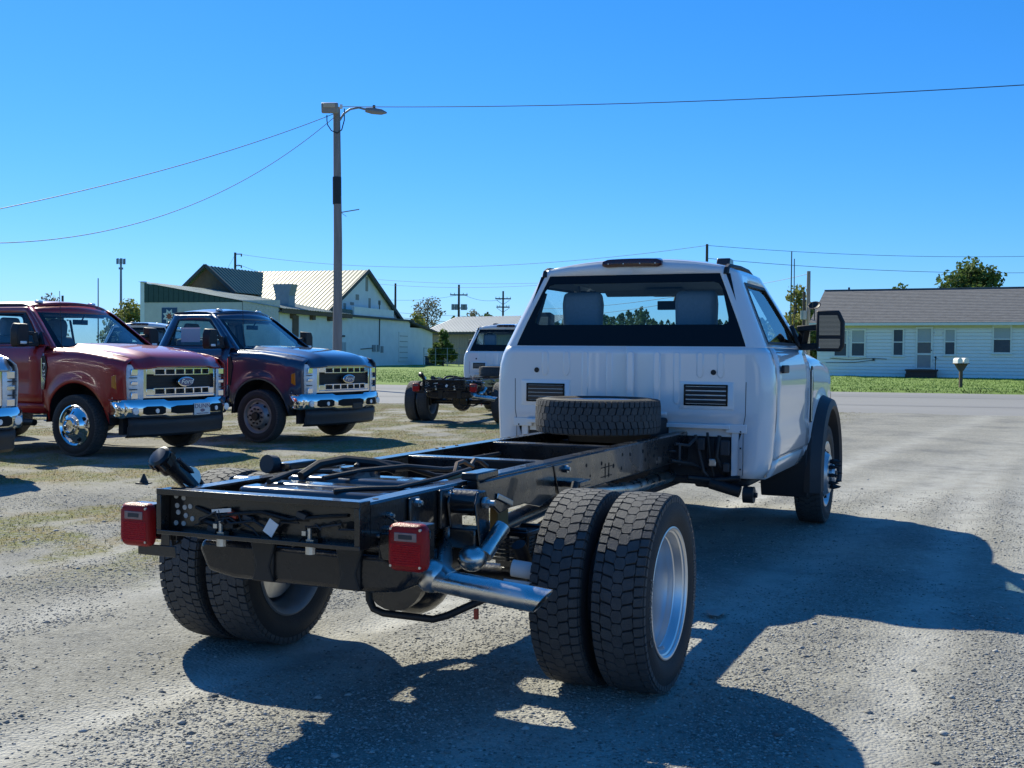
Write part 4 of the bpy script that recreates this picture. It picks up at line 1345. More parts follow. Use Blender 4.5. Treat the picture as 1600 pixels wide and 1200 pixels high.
    k.tube([(-0.42, 0.05, 0.898), (-0.3, 0.1, 0.918), (-0.15, 0, 0.888), (0, -0.1, 0.830), (0.3, -0.2, 0.800)], .012, 8)
    k.tube([(-0.62, 0.08, 0.868), (-0.45, 0, 0.888), (-0.3, -0.12, 0.898), (0, -0.14, 0.860), (0.25, -0.1, 0.840)], .011, 8)
    k.tube([(-0.86, -0.12, 0.853), (-0.78, -0.2, 0.858), (-0.7, -0.3, 0.858), (-0.4, -0.33, 0.868), (-0.1, -0.32, 0.878)], .010, 8)
    k.tube([(-0.75, 0.25, 0.858), (-0.55, 0.27, 0.878), (-0.3, 0.26, 0.858), (0.5, 0.28, 0.800), (1.6, 0.3, 0.790)], .012, 8)
    k.build('fuel_hose', M['black_plastic'], root, smooth=40)
    k = MB(); k.tube([(-.30, -.26, .835), (-.1, -.27, .845), (.12, -.26, .83)], .013, 8); k.build('copper_hose', M['brown_tank'], root, smooth=40)
    # brake hoses and clips near the right rail
    k = MB()
    k.tube([(-.10, -.25, .86), (-.06, -.24, .895), (0, -.24, .90), (.08, -.25, .87)], .010, 6)
    k.tube([(.15, -.20, .86), (.2, -.2, .89), (.26, -.2, .88), (.3, -.22, .85)], .010, 6)
    k.build('brake_line', M['brown_hose'], root, smooth=40)
    # rear axle
    a = MB()
    a.tube([(.0, -.92, TR), (0, .92, TR)], .058, 14)
    a.sphere((.02, 0, TR), .205, 18, 12, (.95, .85, 1)); a.cyl((-.17, 0, TR), .15, .05, 'X', 24)
    a.tube([(.15, 0, .42), (.38, 0, .44)], .08, 14, True, .05)
    a.build('rear_axle', bk, root, smooth=40)
    d = MB(); d.tube([(.38, 0, .44), (3.4, 0, .60)], .05, 14); d.build('drive_shaft', bk, root, smooth=40)
    # anti-roll bar / loop under the tank
    l = MB(); l.tube([(-.62, -.13, .50), (-.62, -.135, .40), (-.62, -.155, .365), (-.62, -.20, .352), (-.62, -.42, .350), (-.60, -.47, .365), (-.55, -.60, .43), (-.50, -.66, .45)], .0145, 10)
    l.build('guard_loop', M['black_plastic'], root, smooth=50)
    og = MB(); og.bb(-.575, -.56, -.585, -.57, .355, .395); og.build('orange_tag', M['orange'], root)
    # exhaust
    e = MB()
    pth = [(1.6, -.30, .52), (.75, -.40, .66), (.35, -.44, .72), (.05, -.44, .735), (-.30, -.45, .72), (-.46, -.46, .70), (-.60, -.47, .63), (-.66, -.475, .585), (-.72, -.50, .555), (-.75, -.56, .533)]
    e.tube([(-.30, -.30, .66), (-.42, -.36, .66), (-.55, -.42, .64)] + pth[7:], .042, 16)
    e.build('exhaust_pipe', M['steel'], root, smooth=60)
    e = MB(); n = 28; r0 = .044; ring0 = []; ring1 = []; in1 = []; in0 = []
    for j in range(n):
        an = 2 * PI * j / n; x_, z_ = math.cos(an), math.sin(an)
        cut = .035 * (z_ + .0)
        ring0.append((-.75 + r0 * x_, -.475, .535 + r0 * z_)); ring1.append((-.75 + r0 * x_, -.925 - cut, .493 + r0 * z_))
        in1.append((-.75 + (r0 - .004) * x_, -.925 - cut, .493 + (r0 - .004) * z_)); in0.append((-.75 + (r0 - .004) * x_, -.55, .53 + (r0 - .004) * z_))
    e.ring(ring0, ring1); e.ring(ring1, in1); e.ring(in1, in0); e.add(ring0, [tuple(range(n))])
    e.sphere((-.74, -.475, .545), .064, 16, 10)
    e.build('tail_pipe', M['steel'], root, smooth=45, fix=True)
    e = MB(); e.tube([(-.44, -.63, .70), (-.48, -.615, .66), (-.55, -.60, .60)], .033, 14); e.sphere((-.58, -.565, .59), .058, 16, 10, (1, 1, .85))
    e.build('resonator', M['steel'], root, smooth=45)
    e = MB(); e.tube([(-.32, -.62, .515), (-.30, -.76, .50)], .034, 14); e.tube([(-.36, -.60, .47), (-.34, -.74, .46)], .008, 6)
    e.build('heat_sleeve', M['paper'], root, smooth=40)
    e = MB(); e.cyl((-.22, -.80, .46), .05, .07, 'Y', 16); e.bb(-.30, -.2, -.78, -.70, .40, .44)
    e.build('brake_chamber', M['black_plastic'], root, smooth=40)
    e = MB(); e.tube([(-.28, -.76, .51), (-.24, -.82, .50), (-.22, -.84, .42), (-.26, -.78, .40)], .006, 6); e.tube([(-.30, -.72, .43), (-.25, -.79, .425), (-.22, -.85, .44)], .005, 6)
    e.build('brake_wire', M['zinc'], root)
    e = MB(); e.bb(.02, .14, -.40, -.36, .60, .76); e.bb(-.16, -.02, -.41, -.36, .57, .61)
    e.build('tank_shield', M['brown_tank'], root, bevel=.006)
    # crossover pipe under the rails ahead of the axle
    e = MB(); e.tube([(1.55, -.20, .62), (1.48, -.34, .56), (1.45, -.36, .50)], .045, 14); e.tube([(3.2, -.30, .55), (2.1, -.32, .56), (1.55, -.25, .60)], .045, 12)
    e.build('front_exhaust', M['steel'], root, smooth=50)
    # transmission, transfer case, side boxes under the cab
    e = MB()
    e.bb(2.7, 4.3, -.30, .30, .46, .95); e.bb(3.12, 3.3, -.66, -.47, .48, .84); e.bb(3.35, 3.7, -.70, -.46, .45, .76)
    e.bb(3.1, 4.2, -.85, .85, .50, .56)
    e.bb(3.3, 4.0, .46, .75, .44, .76)
    e.build('gearbox', M['inside'], root, bevel=.02)
    for pts, r_, mt in (([(3.02, -.50, .84), (3.04, -.52, .74), (3.02, -.56, .60), (3.1, -.60, .52)], .012, 'dark_plastic'), ([(3.03, -.58, .86), (3.02, -.60, .72), (3.06, -.62, .56)], .009, 'black_plastic'),
                        ([(3.04, -.66, .84), (3.0, -.65, .70), (3.05, -.68, .60), (3.2, -.70, .55)], .014, 'black_plastic'), ([(2.7, -.45, .80), (2.85, -.50, .78), (3.05, -.50, .82)], .010, 'dark_plastic'),
                        ([(2.6, -.45, .70), (2.85, -.52, .66), (3.1, -.55, .60)], .012, 'black_plastic'), ([(2.95, -.47, .56), (3.05, -.62, .54), (3.05, -.80, .56)], .02, 'black_plastic')):
        k = MB(); k.tube(pts, r_, 8); k.build('under_cab_hose', M[mt], root, smooth=50)
    for (x, y, z, sx, sy_, sz, mt) in ((3.03, -.54, .78, .03, .05, .08, 'dark_plastic'), (3.03, -.70, .76, .03, .06, .10, 'dark_plastic'), (3.02, -.62, .66, .02, .05, .05, 'zinc'), (3.03, -.71, .63, .03, .04, .06, 'dark_plastic')):
        k = MB(); k.box((x, y, z), (sx, sy_, sz)); k.build('valve_block', M[mt], root, bevel=.006)
    for (x, y, z, sx, sy_, sz, mt) in ((2.74, -.47, .73, .03, .012, .14, 'dark_plastic'), (2.62, -.45, .76, .012, .05, .012, 'dark_plastic'), (2.62, -.45, .70, .012, .05, .012, 'dark_plastic'), (3.2, -.56, .60, .02, .03, .10, 'zinc'), (3.10, -.60, .66, .012, .04, .012, 'zinc'), (3.1, -.63, .70, .012, .03, .07, 'dark_plastic')):
        k = MB(); k.box((x, y, z), (sx, sy_, sz)); k.build('line_bracket', M[mt], root, bevel=.004)
    e = MB(); e.cyl((3.05, -.86, .455), .055, .07, 'Y', 18); e.cyl((3.05, -.90, .455), .018, .03, 'Y', 10); e.tube([(3.05, -.80, .47), (3.05, -.6, .52)], .04, 10)
    e.build('cab_mount', M['black_plastic'], root, smooth=40)
    # tail lights
    for sg, mk in ((1, 0), (-1, 1)):
        y = sg * (.590 if sg > 0 else .578); x = -1.13; LZC = .714
        k = MB(); k.bb(x + .035, x + .105, y - .055, y + .055, .665, .79); k.bb(x + .06, x + .10, sg * .44, sg * .62, .655, .745)
        if sg > 0: k.bb(x + .03, x + .036, .42, .60, .598, .640); k.bb(x + .03, x + .036, .45, .49, .64, .70)
        else: k.bb(x + .03, x + .036, -.655, -.63, .745, .775)
        b = k.build('lamp_bracket', bk, root, bevel=.006)
        k = MB(); N = 9; out = []
        def rr(w, h, r, x_):
            pts = []
            for (cx, cz, a0) in ((w - r, h - r, 0), (-w + r, h - r, PI / 2), (-w + r, -h + r, PI), (w - r, -h + r, 1.5 * PI)):
                for q in range(5):
                    a = a0 + q * PI / 8
                    pts.append((x_, y + cx + r * math.cos(a), LZC + cz + r * math.sin(a)))
            return pts
        A, B, C_, D = rr(.0725, .081, .028, x + .035), rr(.0725, .081, .028, x + .012), rr(.066, .074, .026, x), rr(.06, .068, .024, x - .004)
        k.ring(A, B, flip=True); k.ring(B, C_, flip=True); k.ring(C_, D, flip=True); k.add(D, [tuple(range(len(D)))[::-1]])
        t = k.build('tail_light', M['red_lens'], root, smooth=45, fix=True)
        k = MB(); k.bb(x - .0065, x - .003, y - .043, y + .043, LZC + .0225, LZC + .0525); k.build('reverse_lens', M['grey_lens'], t, bevel=.006)
        k = MB(); k.bb(x - .008, x - .006, y - .026, y + .026, LZC + .0305, LZC + .0455); k.build('lens_bulb', M['dark_plastic'], t, bevel=.003)
        for dy in (-.056, .056):
            for dz in (-.062, .064):
                k = MB(); k.cyl((x - .003, y + dy, LZC + dz), .0048, .008, 'X', 8); k.build('lamp_screw', M['zinc'], t)
        k = MB(); k.bb(x - .0055, x - .0035, y - .058, y + .058, LZC - .0605, LZC + .0155)
        k.build('red_reflector', M['red_ribbed'], t, bevel=.006)
        k = MB()
        for q_ in range(9): k.tube([(x - .0055, y - .052, LZC - .054 + q_ * .0078), (x - .0055, y + .052, LZC - .054 + q_ * .0078)], .0022, 5)
        k.build('lens_rib', M['red_ribbed'], t, kind='stuff')
    for pts, r_ in (([(-1.02, -.437, .80), (-1.06, -.50, .79), (-1.09, -.56, .765)], .0035), ([(-1.06, -.437, .72), (-1.07, -.445, .66), (-1.05, -.47, .64), (-1.05, -.52, .645)], .006), ([(-1.05, .437, .79), (-1.07, .46, .70), (-1.06, .46, .64), (-1.04, .445, .65)], .010)):
        k = MB(); k.tube(pts, r_, 6); k.build('lamp_wire', M['black_plastic'], root, smooth=40)
    # fuel filler tube on the left
    k = MB(); k.tube([(-.92, .45, .80), (-.95, .48, .86), (-1.02, .50, .925), (-1.06, .505, .955)], .032, 14); k.tube([(-.87, .46, .82), (-.93, .47, .89), (-1.02, .475, .955)], .014, 8)
    fo = k.build('fuel_filler', M['tank'], root, smooth=50)
    k = MB(); k.tube([(-1.03, .50, .925), (-1.05, .503, .945), (-1.058, .504, .950), (-1.088, .508, .975), (-1.094, .509, .980)], [.040, .040, .045, .045, .034], 18)
    for j in range(10): a_ = j * PI / 5; k.box((-1.073 + .028 * math.cos(a_), .506 + .044 * math.sin(a_), .962 + .03 * math.cos(a_)), (.03, .008, .02), (0, .7, 0))
    k.build('filler_cap', M['cap_black'], fo, smooth=35)
    k = MB(); k.tube([(-.96, .46, .885), (-.945, .50, .88)], .042, 12); k.build('hose_clamp', M['zinc'], fo, smooth=35)
    k = MB(); k.tube([(-.31, .47, .85), (-.36, .50, .882)], .020, 12); k.tube([(-.36, .50, .882), (-.41, .505, .889)], .040, 16)
    k.build('fluid_filler', M['dark_plastic'], root, smooth=35)
    # wheels
    for sg in (-1, 1):
        wheel(root, 0, -1.085 if sg < 0 else 1.0, sg, RIM_DISH, NUTS_DEEP, None, HUB_ME, letters=True, spin=0.0)
        w = wheel(root, 0, -.825 if sg < 0 else .738, sg, RIM_IN, None, None, None, spin=.9)
        obj('brake_caliper', BRAKE_ME, w)
        wheel(root, WB, sg * .952, sg, RIM_FRONT, NUTS_SPIKE, HOLES_F, None, letters=True, spin=.2)
M['cap_black'] = pm('filler_cap_black', (.006, .006, .007), .35, 0, .2, 9)
M['daylight_dot'] = pm('painted_daylight_dot', (.5, .5, .48), .8, 0, .2, 30)  # pale colour paints in daylight showing through the holes
M['tank_top'] = pm('tank_top_plastic', (.055, .06, .068), .16, 0, .2, 7, .04, 30, coat=.5)
M['brown_hose'] = pm('brown_hose', (.10, .05, .03), .5, 0, .2, 30)
M['grey_lens'] = pm('clear_reverse_lens', (.22, .15, .15), .2, 0, .3, 60, coat=.5)
M['red_ribbed'] = pm('ribbed_red_lens', (.46, .012, .014), .4, 0, .35, 120, .5, 260, spec=.3, stretch=(.3, .3, 1.5))

def white_details(root, body):
    x0 = WB - 2.16
    for y0, y1, z0, z1 in ((-.712, -.412, 1.037, 1.180), (.450, .742, 1.037, 1.168)):
        v = MB(); w = .012
        v.bb(x0 - .012, x0 + .0, y0, y1, z1 - w, z1); v.bb(x0 - .012, x0 + .0, y0, y1, z0, z0 + w); v.bb(x0 - .012, x0, y0, y0 + w, z0, z1); v.bb(x0 - .012, x0, y1 - w, y1, z0, z1)
        vo = v.build('air_vent', M['frit'], root, bevel=.004)
        bk = MB(); bk.bb(x0 - .004, x0 - .002, y0 + .01, y1 - .01, z0 + .01, z1 - .01); bk.build('vent_back', M['blackhole'], vo)
        for k in range(4):
            z = lerp(z0 + .012, z1 - .012, (k + .5) / 4)
            s = MB(); s.box((x0 - .008, (y0 + y1) / 2, z), (.010, y1 - y0 - .024, .020), (0, -.35, 0)); s.build('louvre', M['dark_plastic'], vo)
    for y in (.665, -.612):
        p = MB(); p.cyl((x0 - .003, y, 1.262), .018, .006, 'X', 18); p.build('rubber_plug', M['black_plastic'], root)
    # high stop lamp on the roof edge
    ut = x0 + .125
    p = MB(); rows = []
    for k in range(13):
        y = lerp(-.215, .215, k / 12); q = abs(y) / .70
        z = ZT + .078 * (1 - q ** 2.2)
        e = .012 if k in (0, 12) else 0
        rows.append([(ut + .04, y, z - .045 + e), (ut - .022, y, z - .043 + e), (ut - .028, y, z - .02), (ut - .018, y, z + .012 - e), (ut + .06, y, z + .022 - e)])
    p.grid(rows, flip=True)
    for r in (rows[0], rows[-1]): p.add(r, [(0, 1, 2, 3, 4)])
    po = p.build('stop_lamp', M['dark_lens'], root, smooth=40, fix=True)
    for y in (-.17, -.06, .06, .17):
        p = MB(); p.cyl((ut - .028, y, ZT + .055), .005, .006, 'X', 8); p.build('lamp_screw', M['zinc'], po)

def make_spare(label, loc, rz, group):
    t = thing('spare_wheel', label, 'spare tyre', loc, rz, group)
    o = obj('tyre', TYRE_ME, t, (0, 0, .114), (PI / 2, 0, 0)); obj('tread', TREAD_ME, o)
    r = obj('rim', RIM_DISH, t, (0, 0, .114), (-PI / 2, 0, 0))
    return t

# ---- the trucks
GW = 'white chassis cab trucks'
truck = thing('chassis_truck', 'large white cab and bare black chassis truck nearest the camera on the gravel', 'truck', (0, 0, 0), 0, GW)
build_chassis(truck)
body = Body(truck, M['white'], WB, 2.16, 'wide', front=True)
white_details(truck, body)
spare = make_spare('spare tyre lying flat on the black frame behind the nearest white cab', (2.50, .01, .868), .3, 'spare tyres on frames')

truck2 = copy_tree(truck)
truck2['label'] = 'white chassis truck parked on the grass between the nearest truck and the road'
truck2.location = (16.35, 7.75, 0); truck2.rotation_euler = (0, 0, R(8))
sp2 = copy_tree(spare)
sp2['label'] = 'spare tyre on the frame of the smaller white truck by the road'
sp2.location = truck2.matrix_basis @ Vector((2.5, .01, .868)); sp2.rotation_euler = (0, 0, R(20))

truck3 = copy_tree(truck)
truck3['label'] = 'white truck cab glimpsed between the red pickup and the dark blue truck'
GP = 'trucks parked in a row facing the gravel lane'
def pickup(label, paint, axle_mid, heading, rim, nut, hole, cl, extra=None, front_only=False):
    """axle_mid: ground point under the front axle"""
    wb = 3.6
    h = Vector((math.cos(heading), math.sin(heading), 0))
    org = Vector(axle_mid) - h * wb
    t = thing('pickup_truck', label, 'pickup truck', org, heading, GP)
    b = Body(t, paint, wb, cl, 'lip')
    for sg in (-1, 1):
        wheel(t, wb, sg * .93, sg, rim, nut, hole, None, spin=.3, scale=.985)
        wheel(t, 0, sg * 1.05, sg, RIM_DISH, None, None, None, scale=.985)
        wheel(t, 0, sg * .77, sg, RIM_IN, None, None, None, scale=.985)
        f = MB(); f.bb(-1.1, wb + .66, sg * .40, sg * .47, .66, .84); f.build('frame_rail', M['black_paint'], t, bevel=.006)
    for sg in (1, -1):
        st = MB(); st.tube([(wb - cl + .15, sg * .99, .42), (wb - .75, sg * .99, .42)], .045, 8)
        st.build('running_board', M['black_plastic'], t, smooth=40)
    a = MB(); a.tube([(0, -.9, TR), (0, .9, TR)], .06, 10); a.sphere((0, 0, TR), .19); a.build('rear_axle', M['black_paint'], t, smooth=40)
    return t, b

def chrome_rim():
    mb = MB()
    mb.lathe([(.238, .1), (.222, .03), (.246, -.085), (.270, -.094), (.272, -.100), (.258, -.103), (.246, -.090), (.236, -.080), (.205, -.095), (.175, -.125), (.150, -.150), (.118, -.155), (.110, -.150), (.106, -.185), (.085, -.20), (.075, -.17), (.0, -.168)], n=56)
    return mb.mesh('rim', M['chrome'], 35)
RIM_CHROME = chrome_rim()
_h = MB()
for i in range(4):
    a = PI / 4 + PI / 2 * i
    _h.tube([(.205 * math.cos(a), -.092, .205 * math.sin(a)), (.193 * math.cos(a), -.117, .193 * math.sin(a))], .026, 14)
HOLES_C = _h.mesh('hand_hole', M['blackhole'])
_n = MB(); nuts(_n, 10, .112, -.138, .015, .03); _n.cyl((0, -.15, 0), .06, .05, 'Y', 20)
NUTS_STD = _n.mesh('lug_nut', M['black_plastic'], 30)
def rim_plain():
    mb = MB()
    mb.lathe([(.238, .1), (.222, .03), (.246, -.085), (.268, -.094), (.270, -.099), (.258, -.101), (.240, -.088), (.226, -.07), (.205, -.068), (.180, -.090), (.155, -.125), (.135, -.130), (.075, -.130), (.072, -.11), (.0, -.11)], n=56)
    return mb.mesh('rim', M['argent'], 35)
RIM_PLAIN = rim_plain()

H1 = R(-92.5); H2 = math.atan2(-.997, -.07)
red, rb = pickup('dark red pickup with chrome wheel and white plate on its bumper', M['red'], (7.75, 8.55, 0), H1, RIM_CHROME, None, HOLES_C, 2.95)
blue, bb_ = pickup('dark blue grey regular cab truck with grey wheel parked beyond the red pickup', M['blue'], (10.80, 7.90, 0), H2, RIM_PLAIN, NUTS_STD, HOLES_F, 2.16)
ec = W(27, 12.6)
edge, eb = pickup('pale silver pickup cut off by the left edge of the photo', M['silver'], (ec.x - .97 + .02, ec.y + .78, 0), R(-92), RIM_PLAIN, NUTS_STD, HOLES_F, 2.95)

# plate on the red truck, model badge on its fender
wb = 3.6
p = MB(); p.bb(wb + 1.0, wb + 1.012, -.02 + .10, .29 + .10, .525, .685)
plo = p.build('bumper_plate', M['paper'], red, bevel=.006)
vs, fs = text_geo('DUNN', .082, 0, .001)
q = MB(); q.add([(wb + 1.014 + z, .235 + x * 1.25, .640 + y) for x, y, z in vs], fs); q.build('plate_lettering', M['badge_blue'], plo)
q = MB(); n = 24; q.prism([(.045 * math.cos(2 * PI * k / n), .02 * math.sin(2 * PI * k / n)) for k in range(n)], lambda y, z: (wb + 1.0125, .235 + y, .585 + z), lambda y, z: (wb + 1.0145, .235 + y, .585 + z))
q.bb(wb + 1.0115, wb + 1.014, .12, .35, .540, .550)
q.build('plate_emblem', M['badge_blue'], plo, fix=True)
for tr, bd, txt in ((red, rb, 'F-350'),):
    vs, fs = text_geo(txt, .085, 0, .001)
    q = MB(); q.add([(wb - .562 + y * .8, -1.0135 - z, 1.09 - x * 1.25) for x, y, z in vs], fs)
    q.build('badge_lettering', M['chrome_flat'], bd.vents[1])
    q = MB(); q.prism([(-.600, 1.05), (-.535, .96), (-.56, .86), (-.60, .86)], lambda u, z: (wb + u, -1.0125, z), lambda u, z: (wb + u, -1.016, z)); q.build('chrome_fin', M['chrome'], bd.vents[1], fix=True)
q = MB(); q.bb(wb + .99, wb + 1.008, .02, .28, .51, .60); q.build('plate_holder', M['black_plastic'], blue, bevel=.006)
# window sticker inside the blue truck
q = MB(); q.bb(wb - 1.75, wb - 1.35, -.80, -.797, 1.52, 1.75); q.build('window_sticker', M['paper'], blue)

# rear cab between the parked pickups
c3 = W(215, 27.5)
truck3.rotation_euler = (0, 0, R(20))
truck3.location = Vector((c3.x, c3.y, 0)) - Vector((math.cos(R(20)), math.sin(R(20)), 0)) * 3.05
# ------------------------------------------------------------------ house with white siding
M['siding'] = pm('white_siding', (.84, .84, .83), .6, 0, .05, 2.5, .06, 30)
M['trim'] = pm('white_trim', (.78, .77, .73), .6, 0, .06, 6)
M['cream'] = pm('eave_bounce_tint', (.66, .62, .42), .7, 0, .08, 5)  # cream tone paints in light bounced up from the ground
M['shingle'] = pm('grey_shingles', (.165, .16, .155), .95, 0, .38, 3.0, .6, 12, stretch=(1, 1, 3))
M['pane'] = pm('window_pane', (.07, .085, .11), .3, 0, .2, 3, spec=.25)
M['blind'] = pm('pale_blind', (.42, .44, .45), .7, 0, .06, 20)
M['found'] = pm('dark_foundation', (.045, .043, .042), .9, 0, .3, 5)
M['step'] = pm('dark_brick_step', (.09, .045, .035), .85, 0, .3, 12)
hL = W(1276, 64.5); hR = W(1620, 59.6)
ex = (hR - hL); ex.z = 0; ex.normalize()
house = thing('white_house', 'low white sided house with grey shingle roof across the road', 'house', (hL.x, hL.y, .30), math.atan2(ex.y, ex.x))
# local: x along the front, -y towards the viewer side (front faces -y), z up
HL = 21.0; HH = 2.98; HD = 8.0
w = MB()
nb = 16; bh = HH / nb
for k in range(nb):
    z0 = .02 + k * bh
    w.add([(0, -.024, z0), (HL, -.024, z0), (HL, -.004, z0 + bh - .024), (0, -.004, z0 + bh - .024)], [(0, 1, 2, 3)])
    w.add([(0, -.024, z0), (0, .03, z0), (HL, .03, z0), (HL, -.024, z0)], [(0, 1, 2, 3)])
w.bb(0, HL, .03, .12, 0, HH)
w.prism([(0, 0), (HD, 0), (HD, HH), (HD / 2, HH + 1.95), (0, HH)], lambda y, z: (.01, y, z), lambda y, z: (.14, y, z))
w.prism([(0, 0), (HD, 0), (HD, HH), (HD / 2, HH + 1.95), (0, HH)], lambda y, z: (HL - .14, y, z), lambda y, z: (HL - .01, y, z))
w.bb(0, HL, HD - .12, HD, 0, HH)
w.build('wall', M['siding'], house)
f = MB(); f.bb(.05, HL - .05, .02, HD - .02, -.45, .02); f.build('foundation', M['found'], house)
r = MB(); ov = .42; ro = .38
def roofpt(y): return HH - .02 + (y + ov) * (1.95 + .1) / (HD / 2 + ov)
nrow = 22
for side in (0, 1):
    for k in range(nrow):
        y0 = -ov + (HD / 2 + ov) * k / nrow; y1 = -ov + (HD / 2 + ov) * (k + 1) / nrow
        a, b2 = roofpt(y0) + .018, roofpt(y1) + .004
        if side: y0, y1 = HD - y0, HD - y1
        r.add([(-ro, y0, a), (HL + ro, y0, a), (HL + ro, y1, b2), (-ro, y1, b2), (-ro, y0, a - .03), (HL + ro, y0, a - .03)], [(0, 1, 2, 3), (4, 5, 1, 0)])
r.bb(-ro, HL + ro, HD / 2 - .12, HD / 2 + .12, roofpt(HD / 2) - .01, roofpt(HD / 2) + .035)
r.build('roof', M['shingle'], house)
fa = MB(); fa.bb(-ro, HL + ro, -ov - .02, -ov + .01, HH - .17, HH - .03); fa.build('fascia', M['trim'], house)
so = MB(); so.bb(-ro, HL + ro, -ov + .012, -.03, HH - .13, HH - .10); so.bb(.01, HL - .01, -.035, -.024, HH - .32, HH - .13); so.build('soffit', M['cream'], house)
def hx(px):
    """local x on the front wall seen at column px"""
    d0 = CAM; v = FW + (px - 800) / FPX * RT
    n_ = Vector((-ex.y, ex.x, 0)); t = ((hL - CAM).dot(n_)) / Vector((v.x, v.y, 0)).dot(n_)
    p = CAM + v * t
    return (Vector((p.x, p.y, 0)) - Vector((hL.x, hL.y, 0))).dot(ex)
def hz(py, px):
    v = FW + (px - 800) / FPX * RT; n_ = Vector((-ex.y, ex.x, 0)); t = ((hL - CAM).dot(n_)) / Vector((v.x, v.y, 0)).dot(n_)
    return ZY(px, py, t) - .30
def house_window(px0, px1, py0, py1):
    x0, x1 = hx(px0), hx(px1); z1, z0 = hz(py0, px0), hz(py1, px0); c = .085
    f = MB(); f.bb(x0, x0 + c, -.075, -.02, z0, z1); f.bb(x1 - c, x1, -.075, -.02, z0, z1); f.bb(x0 + c, x1 - c, -.075, -.02, z1 - c, z1); f.bb(x0 - .04, x1 + .04, -.10, -.02, z0 - .06, z0)
    zm = (z0 + z1) / 2; f.bb(x0 + c, x1 - c, -.06, -.02, zm - .03, zm + .03); f.bb(x0 + c, x1 - c, -.06, -.02, z0, z0 + .05)
    fo = f.build('window', M['trim'], house)
    g = MB(); g.bb(x0 + c, x1 - c, -.032, -.026, z0 + .05, zm - .03); g.build('pane', M['pane'], fo)
    g = MB(); g.bb(x0 + c, x1 - c, -.034, -.026, zm + .03, z1 - c); g.build('pane', M['blind'] if px0 != 1393 else M['pane'], fo)
for q in ((1301, 1324, 515, 557), (1328, 1352, 514, 557), (1393, 1412, 513, 556), (1473.5, 1493, 513, 555), (1549, 1580, 508, 552)): house_window(*q)
x0, x1 = hx(1430), hx(1456.5); zt, zb = hz(511, 1430), hz(576, 1430)
d = MB(); c = .09
d.bb(x0, x0 + c, -.09, -.02, zb, zt); d.bb(x1 - c, x1, -.09, -.02, zb, zt); d.bb(x0 + c, x1 - c, -.09, -.02, zt - c, zt); d.bb(x0 + c, x1 - c, -.07, -.02, zb + .74, zb + .84); d.bb(x0 + c, x1 - c, -.07, -.02, zb + 1.42, zb + 1.46); d.bb(x0 + c, x1 - c, -.07, -.02, zb, zb + .05)
do = d.build('door', M['trim'], house)
for a, b2, mt in ((.05, .74, 'door_grey'), (.84, 1.42, 'door_dark'), (1.46, zt - zb - c, 'blind')):
    if mt not in M: M[mt] = pm(mt, (.26, .27, .29) if mt == 'door_grey' else (.12, .12, .13), .25, 0, .1, 6)
    g = MB(); g.bb(x0 + c, x1 - c, -.034, -.026, zb + a, zb + b2); g.build('pane', M[mt], do)
h = MB(); h.cyl((x1 - .05, -.11, zb + 1.0), .03, .05, 'Y', 8); h.build('handle', M['black_plastic'], do)
st = MB(); sx0, sx1 = hx(1419), hx(1464)
st.bb(sx0, sx1, -1.1, -.03, -.05, zb - .12); st.bb(sx0 - .05, sx1 + .05, -1.14, -.03, zb - .12, zb - .03); st.bb(sx0, sx1, -1.45, -1.14, -.3, zb - .28)
st.build('doorstep', M['step'], house)
hr = MB(); xx = hx(1464); hr.tube([(xx, -1.0, -.3), (xx, -1.0, 1.08)], .025, 6); hr.sphere((xx, -1.0, 1.1), .06, 8, 6); hr.tube([(xx, -1.0, 1.0), (xx, -.05, 1.02)], .02, 6)
hr.build('handrail', M['black_plastic'], house)
npl = MB(); npl.bb(hx(1459), hx(1471), -.045, -.024, hz(524, 1460), hz(516, 1460)); npl.build('number_plaque', M['trim'], house)
cb = MB()
cb.tube([(hx(1296), -.05, 1.0), (hx(1330), -.05, .92), (hx(1362), -.05, 1.02), (hx(1385), -.05, .98)], .014, 5)
cb.tube([(hx(1290), -.05, .75), (hx(1335), -.05, .78), (hx(1366), -.05, .92)], .014, 5); cb.box((hx(1364.5), -.05, .95), (.12, .05, .14))
cb.build('wall_cable', M['dark_plastic'], house)
vp = MB(); vp.tube([(hx(1305), HD / 2, roofpt(HD / 2) - .1), (hx(1305), HD / 2, roofpt(HD / 2) + .16)], .06, 8); vp.build('vent_pipe', M['dark_plastic'], house)
# satellite dish on the gable corner
dish = thing('satellite_dish', 'dark satellite dish on the left end of the white house roof', 'satellite dish', W(1271, 63.2, 0))
zz = ZY(1271, 479, 63.2)
k = MB(); k.tube([(0, 0, zz - .75), (0, 0, zz - .05)], .03, 8); k.build('mast', M['dark_plastic'], dish)
k = MB(); rows = []
nrm = (Vector((CAM.x, CAM.y, 4)) - Vector(dish.location)).normalized() * 1.0 + Vector((.3, .3, .6)); nrm.normalize()
a_ = nrm.cross(Vector((0, 0, 1))).normalized(); b_ = a_.cross(nrm)
for i in range(6):
    rr = .36 * i / 5
    rows.append([Vector((0, 0, zz)) + (a_ * math.cos(2 * PI * j / 20) * 1.0 + b_ * math.sin(2 * PI * j / 20) * .86) * rr + nrm * (.10 * (rr / .36) ** 2) for j in range(21)])
k.grid(rows); k.build('reflector', M['black_plastic'], dish, smooth=60, solid=.02)
k = MB(); k.tube([Vector((0, 0, zz)) - b_ * .28, Vector((0, 0, zz)) + nrm * .35 - b_ * .05], .02, 6); k.build('feed_arm', M['dark_plastic'], dish)

